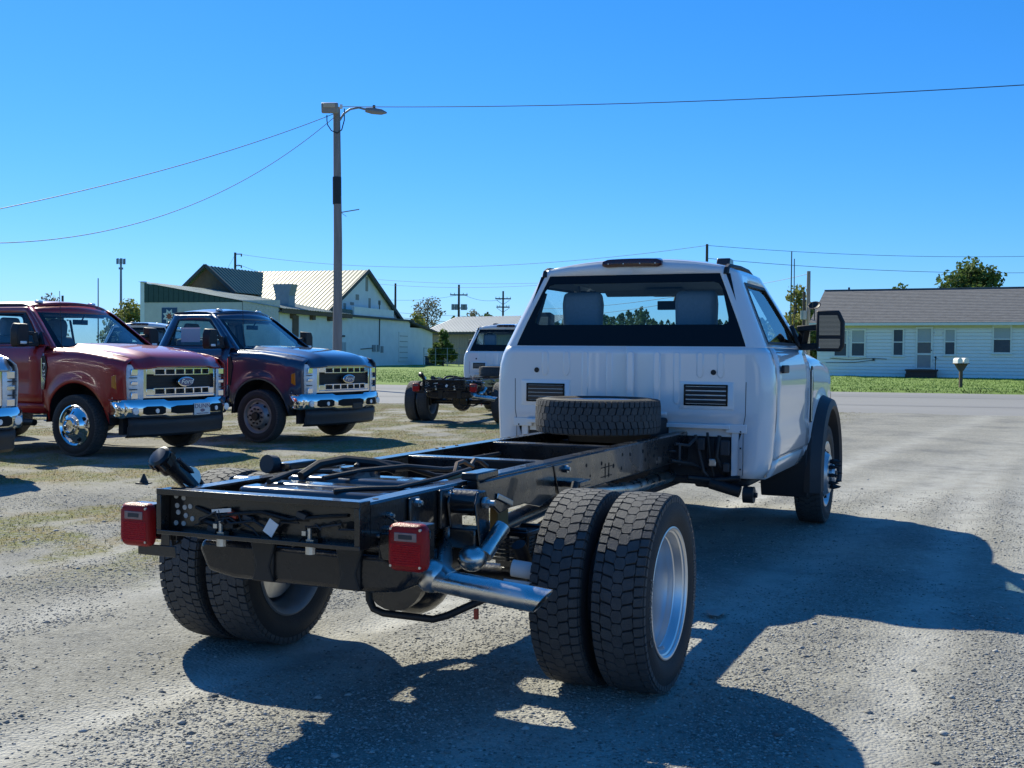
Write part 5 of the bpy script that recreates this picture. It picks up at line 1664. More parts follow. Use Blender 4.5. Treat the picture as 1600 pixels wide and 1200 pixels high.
# twin mailboxes on a post
mb_d = 48.5; mp = W(1501, mb_d); mz = float(lawn_z(np.array([mp.x]), np.array([mp.y]))[0])
ml = thing('mailbox_post', 'two white mailboxes side by side on one post on the lawn', 'mailbox', (mp.x, mp.y, mz), math.atan2(-RT.x, RT.y) + PI)
M['post'] = pm('weathered_wood', (.10, .075, .055), .9, 0, .3, 6, .2, 30)
k = MB(); k.bb(-.06, .06, -.06, .06, -.15, .98); k.build('post', M['post'], ml)
k = MB(); k.prism([(-.09, .72), (.09, .72), (.27, 1.0), (-.27, 1.0)], lambda y, z: (-.07, y, z), lambda y, z: (.07, y, z)); k.bb(-.22, .22, -.28, .28, 1.0, 1.03); k.build('bracket', M['post'], ml)
for yy in (-.135, .135):
    k = MB(); prof = [(-.105, 0), (.105, 0)] + [(.105 * math.cos(PI * q / 10), .12 + .105 * math.sin(PI * q / 10)) for q in range(11)]
    k.prism(prof, lambda y, z: (-.26, yy + y, 1.03 + z), lambda y, z: (.26, yy + y, 1.03 + z)); bo = k.build('mailbox', M['trim'], ml, fix=True)
    k = MB(); k.prism([(y * .9, z * .95 + .005) for y, z in prof], lambda y, z: (.262, yy + y, 1.03 + z), lambda y, z: (.272, yy + y, 1.03 + z)); k.build('mailbox_door', M['siding'], bo, fix=True)

# ------------------------------------------------------------------ old white shop
M['shop_white'] = pm('weathered_white_wall', (.80, .80, .78), .85, 0, .14, 1.2, .15, 8)
M['brick'] = pm('painted_block', (.62, .58, .53), .9, 0, .15, 2, .2, 10)
M['green_metal'] = pm('dark_green_metal', (.035, .075, .065), .5, .2, .2, 3)
M['roof_green'] = pm('grey_green_metal_roof', (.20, .26, .23), .4, .35, .2, .8, rvar=.1)
M['wing_green'] = pm('green_metal_roof', (.06, .13, .095), .5, .1, .2, .8)
M['roof_cream'] = pm('cream_metal_roof', (.54, .475, .30), .5, .1, .10, .8)
M['brown_wood'] = pm('brown_boards', (.14, .095, .065), .9, 0, .3, 3, .2, 12)
M['zinc_sheet'] = pm('galvanised_sheet', (.24, .28, .30), .5, .3, .2, 3)
M['dark_trim'] = pm('dark_roof_trim', (.05, .06, .06), .7, 0, .2, 4)
M['stain'] = pm('peeled_patch', (.34, .31, .27), .95, 0, .3, 4)
S0 = W(437, 86); S1 = W(640, 112)
cx_ = (S1 - S0); cx_.z = 0; CL = cx_.length; cx_.normalize()
shop = thing('old_shop', 'rambling white shop with green and cream metal roofs behind the parked trucks', 'building', (S0.x, S0.y, 0), math.atan2(cx_.y, cx_.x))
# local x runs along the white side wall away from the viewer, local y to the left (into the building)
FWD = 11.8
wl = MB()
wl.bb(0, 11.6, 0, .2, -.2, 4.55); wl.bb(11.6, CL, 0, .2, -.2, 4.45)
wl.bb(CL - .2, CL, .2, 10, -.2, 4.4)
wl.build('wall', M['shop_white'], shop)
fw_ = MB(); fw_.bb(-.22, 0, 0, FWD, -.2, 5.12); fw_.bb(-.22, 0, 0, 3.0, 5.12, 5.26)
fw_.bb(0, 12, FWD - .2, FWD, -.2, 6.6)
# courses of block joints
for k in range(17):
    pass
fw_.build('block_wall', M['brick'], shop)
for r_ in range(26):
    z0 = .1 + r_ * .195
    if z0 > 5.0: break
kb = MB()
for r_ in range(8, 26):
    z0 = .1 + r_ * .195
    for c_ in range(8):
        y0 = .05 + c_ * .40 + (.2 if r_ % 2 else 0)
        if y0 + .37 > 3.2: continue
        kb.bb(-.235, -.22, y0, y0 + .37, z0, z0 + .17)
ko = kb.build('block_course', M['brick'], shop); ko['kind'] = 'stuff'
gb = MB(); gb.prism([(3.1, 5.13), (FWD - .35, 5.13), (FWD - .35, 6.62), (3.1, 5.18)], lambda y, z: (-.26, y, z), lambda y, z: (-.20, y, z))
for k in range(18): 
    y = 3.6 + k * .44; zt_ = lerp(5.18, 6.62, (y - 3.1) / (FWD - .35 - 3.1)); gb.bb(-.285, -.26, y, y + .06, 5.14, zt_)
gb.build('green_panel', M['green_metal'], shop, fix=True)
cn = MB(); cn.bb(-.24, .1, FWD - .35, FWD + .02, -.2, 6.75); cn.build('corner_pier', M['shop_white'], shop)
# quilt square: flat painted board
qx = FWD - 2.55; qz = 4.05
q = MB(); q.bb(-.27, -.225, qx - .66, qx + .66, qz - .66, qz + .66); qo = q.build('quilt_board', M['quilt_blue'] if 'quilt_blue' in M else M.setdefault('quilt_blue', pm('quilt_blue', (.02, .07, .17), .6, 0, .1, 6)), shop)
q = MB(); n = 16
pts = [((.60 if i % 2 == 0 else .36) * math.cos(2 * PI * i / n + PI / 8), (.60 if i % 2 == 0 else .36) * math.sin(2 * PI * i / n + PI / 8)) for i in range(n)]
q.prism(pts, lambda y, z: (-.270, qx + y, qz + z), lambda y, z: (-.276, qx + y, qz + z)); q.build('quilt_star', M['paper'], qo, fix=True)
pts = [((.36 if i % 2 == 0 else .17) * math.cos(2 * PI * i / n + PI / 8), (.36 if i % 2 == 0 else .17) * math.sin(2 * PI * i / n + PI / 8)) for i in range(n)]
q = MB(); q.prism(pts, lambda y, z: (-.276, qx + y, qz + z), lambda y, z: (-.282, qx + y, qz + z)); q.build('quilt_star', M.setdefault('quilt_red', pm('quilt_red', (.35, .08, .04), .6, 0, .1, 6)), qo, fix=True)
def ribbed(name, fn, n, mat, parent, amp=.03, nb=1):
    """corrugated sheet: fn(s,t,h) with s across the ribs 0..1, t down the slope"""
    mb = MB(); a, b = [], []
    for i in range(n):
        for ds, h in ((0, 0), (.60, 0), (.68, 1), (.92, 1)):
            s_ = (i + ds) / n
            a.append(fn(s_, 0, h * amp)); b.append(fn(s_, 1, h * amp))
    a.append(fn(1, 0, 0)); b.append(fn(1, 1, 0))
    mb.grid([a, b]); return mb.build(name, mat, parent, solid=.02, fix=False)
# shed roof over the near block
ribbed('metal_roof', lambda s_, t, h: (lerp(-.35, 12.2, s_), lerp(FWD + .1, -.55, t), lerp(6.72, 4.62, t) + h), 28, M['roof_green'], shop)
ev = MB(); ev.bb(-.3, 12.2, -.5, -.32, 4.28, 4.60); ev.bb(-.25, 12.0, -.32, 0, 4.35, 4.42)
for x in (1.6, 5.0, 8.2): ev.bb(x, x + .5, -.30, 0, 3.95, 4.3)
ev.build('eave_beam', M['brown_wood'], shop)
# vent hood on the roof
vh = MB(); vh.prism([(-.75, 0), (.75, 0), (.75, 1.0), (1.05, 2.0), (-1.05, 2.0), (-.75, 1.0)], lambda y, z: (4.2, 2.0 + y * .78, 4.95 + z * .90), lambda y, z: (5.3, 2.0 + y * .78, 4.95 + z * .90))
vh.build('vent_hood', M['zinc_sheet'], shop, fix=True)
# barn with cream roof, gable end set back
BX0, BX1, SB = 11.0, 26.8, 1.3
xm = (BX0 + BX1) / 2
gz0, gz1 = 4.9, 8.75
ga = MB(); ga.prism([(BX0, 3.8), (BX1, 3.8), (BX1, gz0), (xm, gz1), (BX0, gz0)], lambda x, z: (x, SB, z), lambda x, z: (x, SB + .2, z)); ga.build('gable_wall', M['shop_white'], shop, fix=True)
BW = 11.5
ribbed('cream_roof', lambda s_, t, h: (lerp(xm, BX0 - .6, t), lerp(SB - .4, SB + BW, s_), lerp(gz1 + .12, gz0 - .1, t) + h), 30, M['roof_cream'], shop, .045)
ribbed('far_roof', lambda s_, t, h: (lerp(xm, BX1 + 1.2, t), lerp(SB - .4, SB + BW, s_), lerp(gz1 + .12, gz0 - .55, t) + h), 30, M['roof_green'], shop, .04)
tr_ = MB()
for (a, b2) in (((xm, gz1 + .08), (BX0 - .6, gz0 - .14)), ((xm, gz1 + .08), (BX1 + 1.2, gz0 - .6))):
    tr_.beam((a[0], SB - .42, a[1]), (b2[0], SB - .42, b2[1]), .06, .32)
tr_.build('barge_board', M['dark_trim'], shop)
pt = MB()
for (x, z, a, b2) in ((xm - 2.0, 6.1, .7, .5), (xm + .2, 7.0, .55, 1.3), (xm - 4.6, 5.0, .5, .7), (xm + 3.2, 5.9, .6, .4), (xm + .9, 5.4, .5, 1.0), (xm - 3.2, 5.6, .8, .25)):
    pt = MB(); pt.bb(x, x + a, SB - .025, SB, z, z + b2); pt.build('bare_patch', M['stain'], shop)
# small green parapet and flat annex roof
pp = MB(); pp.bb(9.2, 13.2, -.05, .1, 4.55, 5.05); pp.build('green_parapet', M['green_metal'], shop)
pp = MB(); pp.bb(13.4, 22.5, -.12, .12, 4.62, 5.35); pp.build('white_parapet', M['shop_white'], shop)
pp = MB(); pp.bb(12, CL + .3, -.35, 1.5, 4.45, 4.62); pp.build('annex_roof', M['dark_trim'], shop)
# second wing with brown gable and green roof further left
gz = 8.75
A_ = W(320, 99, 0) - S0; B_ = W(410, 107, 0) - S0
cy_ = Vector((-cx_.y, cx_.x, 0))
def loc(v): return Vector((v.dot(cx_), v.dot(cy_), 0))
a0, b0 = loc(A_), loc(B_); dr = (b0 - a0).normalized(); pr_ = Vector((-dr.y, dr.x, 0))
if pr_.x > 0: pr_ = -pr_
ribbed('green_roof', lambda s_, t, h: (a0.x + dr.x * (b0 - a0).length * s_ * 1.15 + pr_.x * 3.0 * t, a0.y + dr.y * (b0 - a0).length * s_ * 1.15 + pr_.y * 3.0 * t, lerp(gz, 6.4, t) + h), 20, M['wing_green'], shop, .05)
ribbed('green_roof', lambda s_, t, h: (a0.x + dr.x * (b0 - a0).length * s_ * 1.15 - pr_.x * 3.0 * t, a0.y + dr.y * (b0 - a0).length * s_ * 1.15 - pr_.y * 3.0 * t, lerp(gz, 6.4, t) + h), 20, M['wing_green'], shop, .05)
bg = MB(); bg.add([a0 + pr_ * 2.8 + dr * .4 + Vector((0, 0, 6.4)), a0 - pr_ * 2.8 + dr * .4 + Vector((0, 0, 6.4)), a0 + dr * .4 + Vector((0, 0, gz - .1)), a0 + pr_ * 2.8 + dr * .4 + Vector((0, 0, 3)), a0 - pr_ * 2.8 + dr * .4 + Vector((0, 0, 3))], [(0, 2, 1), (0, 1, 4, 3)])
bg.build('brown_gable', M['brown_wood'], shop, solid=.1)
bt = MB()
for sg in (1, -1): bt.beam(a0 + Vector((0, 0, gz + .05)), a0 + pr_ * 3.05 * sg + Vector((0, 0, 6.38)), .1, .28)
bt.build('barge_board', M['dark_trim'], shop)
# details of the side wall
for (x0_, x1_, z0_, z1_, mt, nm) in ((2.0, 2.95, 2.55, 4.2, 'brown_wood', 'boarded_window'), (10.6, 11.9, 0, 2.35, 'trim', 'door'), (10.95, 11.6, 2.7, 2.85, 'dark_plastic', 'wall_lamp'), (17.6, 18.3, 1.5, 2.1, 'zinc_sheet', 'meter_box'), (18.7, 19.2, 1.5, 2.1, 'zinc_sheet', 'meter_box'), (19.6, 20.1, 1.4, 2.0, 'zinc_sheet', 'meter_box'), (24.0, 26.3, .6, 3.4, 'trim', 'boarded_window')):
    k = MB(); k.bb(x0_, x1_, -.09, -.0, z0_, z1_); ob = k.build(nm, M[mt], shop)
    if nm == 'door':
        k = MB(); k.bb(x0_ + .12, (x0_ + x1_) / 2 - .03, -.10, -.088, z0_ + .1, z1_ - .1); k.bb((x0_ + x1_) / 2 + .03, x1_ - .12, -.10, -.088, z0_ + .1, z1_ - .1); k.build('door_panel', M['blind'], ob)
        k = MB(); k.cyl((x1_ - .2, -.12, 1.05), .05, .05, 'Y', 8); k.build('handle', M['black_plastic'], ob)
    if x0_ == 24.0:
        k = MB()
        for q in range(5): k.bb(x0_ + .1, x1_ - .1, -.10, -.088, z0_ + .3 + q * .52, z0_ + .36 + q * .52)
        k.build('window_bar', M['stain'], ob)
cd_ = MB(); cd_.tube([(19.2, -.05, 1.8), (19.25, -.05, 4.4), (19.0, -.1, 6.1)], .05, 6); cd_.tube([(15.0, -.05, 1.7), (17.6, -.05, 1.8)], .04, 5); cd_.build('conduit', M['dark_trim'], shop)
# low wing at the far end
k = MB(); k.bb(CL, CL + 7, 0.2, 6, -.2, 3.9); k.build('wall', M['shop_white'], shop)
k = MB(); k.add([(CL - .2, -.3, 4.5), (CL + 7.6, -.3, 3.6), (CL + 7.6, 6, 3.6), (CL - .2, 6, 4.5)], [(0, 1, 2, 3)]); k.build('roof', M['dark_trim'], shop, solid=.14)
k = MB(); k.tube([(BX1 - 2, 3.5, 6.0), (BX1 - 2, 3.5, 8.9)], .12, 8); k.build('vent_pipe', M['dark_trim'], shop)
bx = W(673, 112)
bin_ = thing('storage_bin', 'dark bin standing against the far end of the white shop', 'bin', (bx.x, bx.y, 0), .3)
k = MB(); k.bb(-.7, .7, -.45, .45, .0, 1.0); k.build('bin_body', M['dark_trim'], bin_, bevel=.04); k = MB(); k.bb(-.75, .75, -.5, .5, 1.01, 1.12); k.build('bin_lid', M['black_plastic'], bin_, bevel=.03)

# metal shed behind
G0 = W(668, 128); G1 = W(840, 118)
gx_ = (G1 - G0); gx_.z = 0; GL = gx_.length; gx_.normalize()
M['shed_wall'] = pm('tan_metal_wall', (.26, .25, .22), .7, .1, .1, .8)
M['shed_roof'] = pm('pale_ribbed_roof', (.42, .43, .40), .45, .2, .1, .6)
shed = thing('metal_shed', 'long tan metal shed with pale ribbed roof behind the smaller white truck', 'shed', (G0.x, G0.y, 0), math.atan2(gx_.y, gx_.x))
k = MB(); k.bb(0, GL, 0, 9, -.2, 3.7)
for q in range(40): k.bb(q * GL / 40, q * GL / 40 + .06, -.03, 0, 0, 3.7)
k.build('wall', M['shed_wall'], shed)
ribbed('roof', lambda s_, t, h: (lerp(-.4, GL + .4, s_), lerp(5, -.6, t), lerp(5.55, 3.72, t) + h), 34, M['shed_roof'], shed, .05)
k = MB(); k.bb(-.4, GL + .4, -.65, -.5, 3.45, 3.70); k.build('gutter', M['dark_trim'], shed)
# chain link fence by the shop
fe = thing('wire_fence', 'low grey wire fence between the white shop and the metal shed', 'fence', W(662, 104), 0)
p0 = Vector((0, 0, 0)); p1 = W(790, 104) - W(662, 104)
for i in range(8):
    k = MB(); c = p0.lerp(p1, i / 7); k.tube([c, c + Vector((0, 0, 1.9))], .04, 6); k.build('post', M['zinc_sheet'], fe)
k = MB()
for z in (.1, .7, 1.3, 1.85): k.tube([p0 + Vector((0, 0, z)), p1 + Vector((0, 0, z))], .014, 4)
k.build('rail', M['zinc_sheet'], fe)

# ------------------------------------------------------------------ trees
def leafmat(name, c):
    mt, nt, b = newmat(name); L = nt.links.new; N = nt.nodes.new
    geo = N('ShaderNodeNewGeometry'); r = N('ShaderNodeValToRGB'); e = r.color_ramp.elements
    e[0].color = (*[k * .55 for k in c], 1); e[1].color = (*[min(1, k * 1.45) for k in c], 1)
    L(geo.outputs['Random Per Island'], r.inputs[0]); L(r.outputs[0], b.inputs['Base Color']); b.inputs['Roughness'].default_value = .75
    b.inputs['Specular IOR Level'].default_value = .2
    out = nt.nodes['Material Output']; tl = N('ShaderNodeBsdfTranslucent'); L(r.outputs[0], tl.inputs[0])
    mx = N('ShaderNodeMixShader'); mx.inputs[0].default_value = .3; L(b.outputs[0], mx.inputs[1]); L(tl.outputs[0], mx.inputs[2]); L(mx.outputs[0], out.inputs['Surface'])
    return mt
M['bark'] = pm('bark', (.09, .075, .06), .95, 0, .3, 4, .3, 20)
M['leaf_green'] = leafmat('green_leaf', (.11, .16, .04))
M['leaf_yellow'] = leafmat('yellow_green_leaf', (.22, .23, .06))
M['leaf_dark'] = leafmat('dark_green_leaf', (.035, .06, .022))
M['leaf_brown'] = leafmat('thin_brown_leaf', (.18, .17, .11))
def tree(label, p, h, rad, mat, n, leaf, seed, trunk=.35, crown0=.3, tall=1.0, cat='tree', group=None):
    r = np.random.default_rng(seed)
    t = thing('tree', label, cat, p, 0, group)
    k = MB()
    k.tube([(0, 0, -.2), (.05 * rad, 0, h * .3), (-.03 * rad, .04 * rad, h * .62), (0, 0, h * .9)], [trunk, trunk * .75, trunk * .45, trunk * .12], 8)
    tips = []
    for i in range(14):
        a = 2.4 * i + r.random(); z0 = h * (crown0 * .9 + .55 * i / 14); L_ = rad * (.55 + .5 * r.random()) * (1 - .45 * (i / 14))
        e = np.array([math.cos(a) * L_, math.sin(a) * L_, z0 + L_ * (.45 + .4 * r.random())])
        mid = np.array([e[0] * .5, e[1] * .5, z0 + (e[2] - z0) * .35])
        k.tube([(0, 0, z0), tuple(mid), tuple(e)], [trunk * .35, trunk * .22, trunk * .06], 5)
        tips.append(e); tips.append((mid + e) / 2)
    tips.append(np.array([0, 0, h * .93])); tips.append(np.array([rad * .2, 0, h * .85]))
    k.build('trunk', M['bark'], t, smooth=50)
    # leaf clumps gathered round the branch ends
    m_ = n
    tp = np.array(tips)[r.integers(0, len(tips), m_)]
    off = r.normal(size=(m_, 3)); off /= np.linalg.norm(off, axis=1)[:, None]; off *= (r.random(m_) ** .5)[:, None] * rad * .40
    off[:, 2] *= .8 * tall
    c = tp + off
    ok = (c[:, 2] > h * crown0 * .6); c = c[ok]; m_ = len(c)
    d1 = r.normal(size=(m_, 3)); d1 /= np.linalg.norm(d1, axis=1)[:, None]; d2 = np.cross(d1, r.normal(size=(m_, 3))); d2 /= np.linalg.norm(d2, axis=1)[:, None]
    s_ = leaf * (.6 + .8 * r.random(m_))[:, None]
    co = np.stack([c - d1 * s_, c + d2 * s_ * .55, c + d1 * s_, c - d2 * s_ * .55], 1).reshape(-1, 3)
    o = tri_mesh('crown', co, np.arange(4 * m_).reshape(-1, 4), mat); o.parent = t
    return t
def gz_at(p): return (p.x, p.y, -.1)
TG = 'scattered trees behind the buildings'
tree('thin half bare tree rising behind the right end of the shop roof', gz_at(W(668, 165)), 9.5, 2.9, M['leaf_brown'], 1500, .17, 1, .22, .35, group=TG)
tree('small sparse tree just right of the pole with transformers', gz_at(W(736, 175)), 8.3, 1.7, M['leaf_brown'], 600, .17, 2, .15, .4, group=TG)
tree('low yellow green tree against the shop roof end', gz_at(W(650, 140)), 6.4, 2.0, M['leaf_yellow'], 2200, .2, 3, .2, .2, group=TG)
tree('yellow green tree left of the shop with the star board', gz_at(W(200, 125)), 6.9, 2.7, M['leaf_yellow'], 3200, .2, 4, .25, .2, group=TG)
tree('thin brown treetop peeking over the red pickup roof', gz_at(W(78, 130)), 7.6, 2.6, M['leaf_brown'], 1500, .18, 5, .25, .3, group=TG)
tree('tall green tree rising above the white house roof', gz_at(W(1514, 92)), 9.2, 3.2, M['leaf_green'], 6000, .2, 6, .3, .3, group=TG)
tree('tree whose top barely shows above the middle of the house roof', gz_at(W(1405, 100)), 7.8, 2.2, M['leaf_green'], 2500, .2, 7, .25, .3, group=TG)
tree('light green tree behind the power pole left of the white house', gz_at(W(1243, 88)), 6.8, 2.3, M['leaf_yellow'], 5000, .17, 8, .25, .1, group=TG)
tree('second low tree beside the left end of the white house', gz_at(W(1283, 92)), 5.6, 1.6, M['leaf_green'], 2000, .17, 9, .2, .1, group=TG)
tree('leafy bush against the dark end of the white shop', gz_at(W(692, 106)), 3.6, 1.2, M['leaf_green'], 2600, .16, 10, .1, .1, cat='bush')
# distant wood seen through the cab windows: one mass
def wood():
    r = np.random.default_rng(99); cs = []
    for i in range(170):
        px = 560 + 760 * i / 170 + r.normal() * 3; d = 300 + 40 * r.random()
        b = W(px, d); hh = (9.3 + 2.2 * vnoise(np.array([px / 40.]), np.array([0.]), 3)[0] + 1.4 * r.random() + (2.2 if 925 < px < 1015 else 0))
        if not (700 < px < 1240): hh *= .75
        m_ = 480; th = r.random(m_) * 6.283; z = r.random(m_)
        rr = (1 - z) ** .55 * 3.0 * (.4 + .6 * r.random(m_))
        cs.append(np.stack([b.x + rr * np.cos(th), b.y + rr * np.sin(th), z * hh], -1))
    c = np.concatenate(cs); m_ = len(c)
    d1 = r.normal(size=(m_, 3)); d1 /= np.linalg.norm(d1, axis=1)[:, None]; d2 = np.cross(d1, r.normal(size=(m_, 3))); d2 /= np.linalg.norm(d2, axis=1)[:, None]
    s_ = .36 * (.6 + .8 * r.random(m_))[:, None]
    co = np.stack([c - d1 * s_, c + d2 * s_ * .6, c + d1 * s_, c - d2 * s_ * .6], 1).reshape(-1, 3)
    o = tri_mesh('distant_wood', co, np.arange(4 * m_).reshape(-1, 4), M['leaf_green']); tag(o, 'far line of trees seen through the windows of the nearest cab', 'wood', kind='stuff')
wood()
# ------------------------------------------------------------------ poles and wires
M['pole'] = pm('grey_weathered_pole', (.24, .215, .195), .9, 0, .35, 2.5, .25, 14, stretch=(3, 3, .35))
M['pole_dark'] = pm('dark_pole', (.07, .06, .055), .9, 0, .3, 3)
M['lamp_body'] = pm('grey_lamp_housing', (.26, .25, .23), .5, .2, .12, 5)
M['lamp_glass'] = pm('dusty_lamp_glass', (.42, .38, .31), .3, 0, .1, 8, coat=.3)
M['wire'] = pm('black_wire', (.02, .02, .02), .6, 0, .1, 5)
LD = 45.0
lp = W(527, LD)
lpole = thing('lamp_pole', 'tall weathered wood pole with floodlight and street lamp above the dark blue truck', 'utility pole', (lp.x, lp.y, 0))
def LZ(py, px=527): return ZY(px, py, LD)
def LX(px): return (px - 527) / FPX * LD
def LP(px, py, dd=0): 
    q = W(px, LD + dd); return Vector((q.x - lp.x, q.y - lp.y, ZY(px, py, LD + dd)))
k = MB(); k.tube([(0, 0, -.3), (0, 0, LZ(380)), LP(524, 170)], [.19, .165, .135], 14); k.build('pole', M['pole'], lpole, smooth=50)
k = MB(); k.tube([LP(525.4, 320), LP(525, 278)], .172, 14); k.build('black_wrap', M['black_plastic'], lpole, smooth=50)
k = MB(); c = LP(513.5, 171, -.45)
rz = math.atan2(RT.y, RT.x)
k.box(c, (.62, .36, .40), (.25, 0, rz)); fo = k.build('floodlight', M['lamp_body'], lpole, bevel=.05)
k = MB(); cg = c + Vector((-FW.x * .2, -FW.y * .2, .06)); k.box(cg, (.46, .06, .16), (.25, 0, rz)); k.build('lamp_glass', M['lamp_glass'], fo, bevel=.02)
k = MB(); k.tube([LP(509, 182, -.3), LP(509, 190, -.3), LP(510, 197, -.2), LP(516, 206, -.1), LP(525, 210, -.15), LP(532, 205, -.1), LP(536, 190), LP(536, 172)], .022, 6)
k.build('lamp_cable', M['wire'], lpole, smooth=50)
k = MB(); k.tube([LP(529, 190), LP(535, 180), LP(545, 173), LP(558, 170.5), LP(572, 174)], .042, 8); k.build('lamp_arm', M['zinc_sheet'], lpole, smooth=50)
k = MB(); a, b = LP(569, 174), LP(602, 178.5)
k.tube([a, a.lerp(b, .3), a.lerp(b, .75), b], [.09, .13, .11, .03], 10); so = k.build('street_lamp', M['lamp_body'], lpole, smooth=50)
k = MB(); c = LP(582, 169.5); k.cyl(c, .055, .13, 'Z', 10); k.build('photocell', M['dark_plastic'], so)
k = MB(); k.tube([LP(530, 333), LP(560, 328)], .022, 6); k.tube([LP(530, 332), LP(540, 339)], .010, 5); k.build('step_bracket', M['zinc_sheet'], lpole)
k = MB(); k.cyl(LP(531, 169, -.1), .06, .16, 'Z', 8); k.build('insulator', M['trim'], lpole)

PG = 'wooden power poles in the distance'
def pole(label, px, d, pytop, rad=.15, arms=(), extra=None, mat='pole_dark', name='utility_pole', cat='utility pole', group=PG):
    p = W(px, d); t = thing(name, label, cat, (p.x, p.y, -.1), math.atan2(RT.y, RT.x), group)
    z = ZY(px, pytop, d) + .1
    k = MB(); k.tube([(0, 0, -.3), (0, 0, z)], rad, 10, True, rad * .7); k.build('pole', M[mat], t, smooth=50)
    for (py, hw) in arms:
        zz = ZY(px, py, d) + .1
        k = MB(); k.bb(-hw, hw, -.1, .0, zz - .09, zz + .09)
        k.build('crossarm', M[mat], t)
        k = MB()
        for x in (-hw + .1, -hw * .5, hw * .5, hw - .1): k.cyl((x, -.05, zz + .2), .05, .2, 'Z', 6)
        k.build('insulator', M['zinc_sheet'], t)
    if extra: extra(t, d, px)
    return t
def bank(t, d, px):
    zz = ZY(px, 479, d)
    for x in (-.85, 0.55, 1.0, -.35):
        k = MB(); k.cyl((x, -.3, zz), .24, .85, 'Z', 12); k.build('transformer', M['zinc_sheet'], t, smooth=40)
    k = MB(); k.bb(-1.1, 1.3, -.12, -.02, zz - .2, zz - .05); k.build('crossarm', M['pole_dark'], t)
def brace(t, d, px):
    k = MB()
    for s in (-1, 1):
        for py in (468, 480):
            z = ZY(px, py, d); k.beam((s * 1.0, -.06, z), (0, -.06, z - .7), .05, .06)
    k.build('brace', M['pole_dark'], t)
def can(t, d, px):
    z = ZY(px, 490, d); k = MB(); k.cyl((-.30, -.1, z), .20, .55, 'Z', 14); k.build('transformer', M['zinc_sheet'], t, smooth=40)
def hooks(t, d, px):
    k = MB()
    for py in (396, 414): 
        z = ZY(px, py, d); k.bb(0, .7, -.06, .0, z - .05, z + .05); k.cyl((.65, -.03, z - .1), .07, .3, 'Z', 6)
    k.build('insulator', M['dark_trim'], t)
pole('power pole with a bank of transformers behind the metal shed', 716, 170, 445, .22, [(461, 1.3)], bank)
pole('power pole with two crossarms just left of the nearest cab', 785, 175, 455, .2, [(467, 1.2), (480, 1.0)], brace)
pole('dark pole rising behind the shop ridge with side insulators', 367, 120, 395, .17, [], hooks)
pole('pole with grey transformer left of the white house', 1261, 72, 424, .16, [], can, 'pole')
pole('shorter dark post beside the transformer pole', 1254.5, 74, 456, .13)
pole('pole standing behind the nearest cab with its top above the roof', 1102, 85, 382, .14)
pole('short dark pole top beyond the shop gable', 617, 160, 443, .2)
pole('slim green radio mast left of the white house', 1234, 66, 393, .045, mat='green_mast' if 'green_mast' in M else (M.setdefault('green_mast', pm('green_mast', (.03, .07, .04), .6, 0, .1, 5)) and 'green_mast'), name='radio_mast', cat='mast', group=None)
pole('thin dark antenna mast above the red pickup windscreen', 153.5, 100, 435, .06, name='radio_mast', cat='mast', group=None)
pole('small dark post above the red pickup roof', 98, 90, 462, .12, name='post', cat='post', group=None)
def cell(t, d, px):
    k = MB(); z = ZY(px, 408, d)
    for i in range(6):
        a = i * PI / 3; k.bb(.75 * math.cos(a) - .14, .75 * math.cos(a) + .14, .75 * math.sin(a) - .14, .75 * math.sin(a) + .14, z - .55, z + .55)
    z = ZY(px, 419, d); k.bb(-.35, .35, -.35, .35, z - .2, z + .2)
    k.build('antenna_panel', M['zinc_sheet'], t)
pole('slender grey cell tower on the left horizon', 189, 230, 404, .28, [], cell, 'zinc_sheet', 'cell_tower', 'tower', None)

def wire(label, a, b, sag, r=.012, name='power_line'):
    """a, b: world points"""
    k = MB(); a = Vector(a); b = Vector(b); pts = []
    for i in range(33):
        t = i / 32; p = a.lerp(b, t); p.z -= 4 * sag * t * (1 - t); pts.append(p)
    k.tube(pts, r, 5); o = k.build(name, M['wire'])
    return tag(o, label, 'cable')
def WP(px, py, d):
    p = W(px, d); p.z = ZY(px, py, d); return p
top = WP(531, 169, LD)
wire('upper right cable running from the lamp pole across the whole sky', top, WP(1800, 122, 30), .25, .014)
wire('upper left cable sloping down from the lamp pole to the left edge', WP(520, 180, LD - .3), WP(-130, 352, 30), .35, .013)
wire('lower left cable sagging from the lamp pole to the left edge', WP(522, 184, LD - .3), WP(-130, 376, 30), 1.55, .012)
P1 = WP(370, 397, 120); P2 = WP(1102, 384, 85); P3 = WP(716, 461, 170)
wire('faint long wire from the dark pole behind the shop to the pole behind the cab', P1, P2, 1.5, .016)
wire('wire running right from the pole behind the cab above the house', P2, WP(1720, 397, 95), .5, .016)
wire('lower wire running right above the house roof', WP(1102, 404, 85), WP(1720, 424, 95), .5, .018)
wire('wire from the dark pole down behind the shop roof', WP(370, 413, 120), P3, 2.0, .016)
wire('wire from the dark pole sloping down left of the shop', WP(366, 400, 120), WP(320, 470, 150), .4, .014)
wire('thin wire crossing above the shop gable', WP(590, 437, 150), WP(1000, 434, 120), .6, .018)
wire('second thin wire crossing just below the first beyond the gable', WP(590, 444, 150), WP(1000, 431, 120), .8, .018)
wire('wire from the cab pole down to the transformer pole by the house', WP(1102, 452, 85), WP(1261, 428, 72), .2, .014)
wire('wire between the two crossarm poles beyond the shed', WP(722, 460, 170), WP(785, 467, 175), .6, .02)
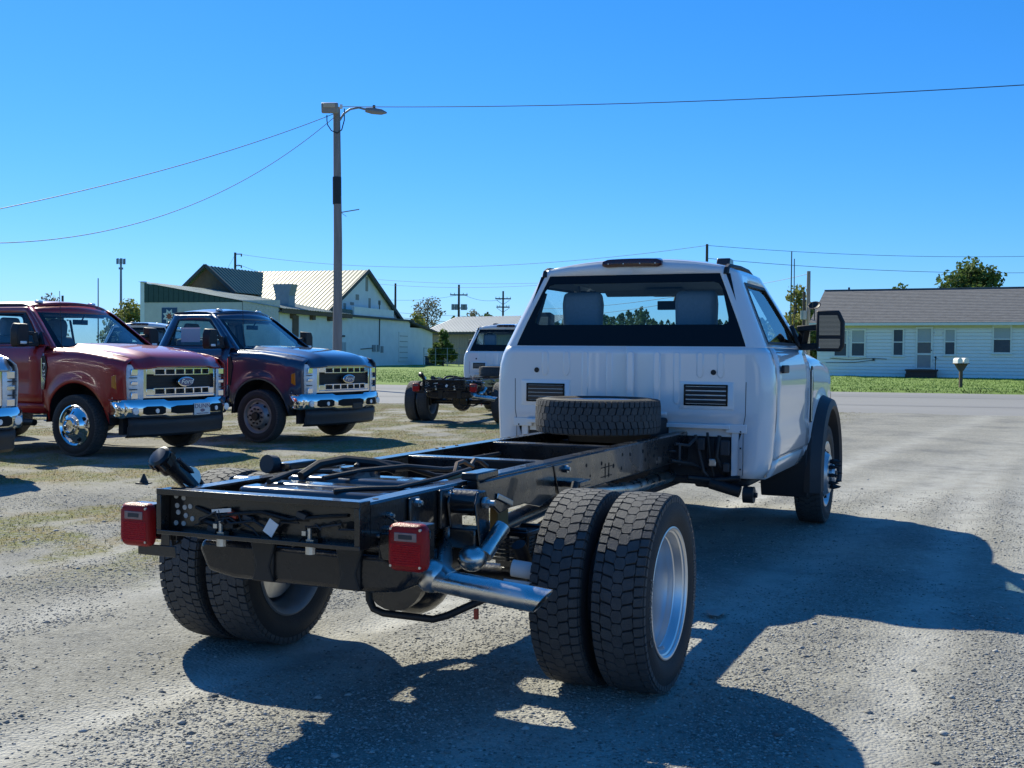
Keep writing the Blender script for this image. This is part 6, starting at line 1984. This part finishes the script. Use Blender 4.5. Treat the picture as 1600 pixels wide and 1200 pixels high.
wire('low wire beyond the shed passing both crossarm poles', WP(600, 487, 168), WP(900, 492, 175), .5, .02)
wire('lowest bundle of wires just above the shed roof', WP(620, 496, 168), WP(900, 505, 175), .5, .03)
wire('wire seen through the nearest cab rising to the right', WP(830, 482, 140), WP(1100, 456, 85), .4, .02)
wire('lower wire seen through the nearest cab rising to the right', WP(830, 496, 140), WP(1100, 464, 85), .4, .02)

# small dark cone on the lot and a dropped clod
k = MB(); p = W(224, 1); 
cn = thing('marker_cone', 'tiny black cone standing on the grass behind the left tail light', 'cone', (4.84, 5.80, 0))
k.tube([(0, 0, .0), (0, 0, .10)], .05, 10, True, .008); k.bb(-.06, .06, -.06, .06, -.01, .008); k.build('cone_body', M['black_plastic'], cn)
cl_ = MB(); cl_.sphere((0, 0, 0), .05, 9, 6, (1.6, 1, .25)); me = cl_.mesh('clod', M['stone'], 60)
for v in me.vertices: v.co += Vector((random.uniform(-.012, .012), random.uniform(-.012, .012), random.uniform(-.006, .006)))
o = link(bpy.data.objects.new('dirt_clod', me)); o.location = (1.50, -1.02, .004); tag(o, 'dark flat dirt clod on the shaded gravel right of the big rear tyre', 'clod')

# metal sided workshop and trees behind the camera: what the mirrors and glass reflect
M['workshop'] = pm('grey_ribbed_siding', (.13, .14, .15), .6, .1, .1, .5)
ws = thing('workshop', 'grey ribbed workshop behind the camera reflected in the truck mirror', 'building', (-34, 4, 0))
k = MB(); k.bb(-8, 0, -22, 22, -.1, 5.6); k.build('wall', M['workshop'], ws)
k = MB()
for i in range(28): k.bb(0, .03, -22, 22, .1 + i * .19, .14 + i * .19)
k.build('siding_lap', M['dark_trim'], ws, kind='stuff')
k = MB(); k.bb(-.02, .04, 3, 8, 0, 3.8); k.bb(-.02, .04, -9, -4, 0, 3.8); k.build('roller_door', M['trim'], ws)
k = MB(); k.prism([(-9, 5.55), (.8, 5.55), (-4, 7.2)], lambda x, z: (x, -22.5, z), lambda x, z: (x, 22.5, z)); k.build('roof', M['shed_roof'], ws, fix=True)
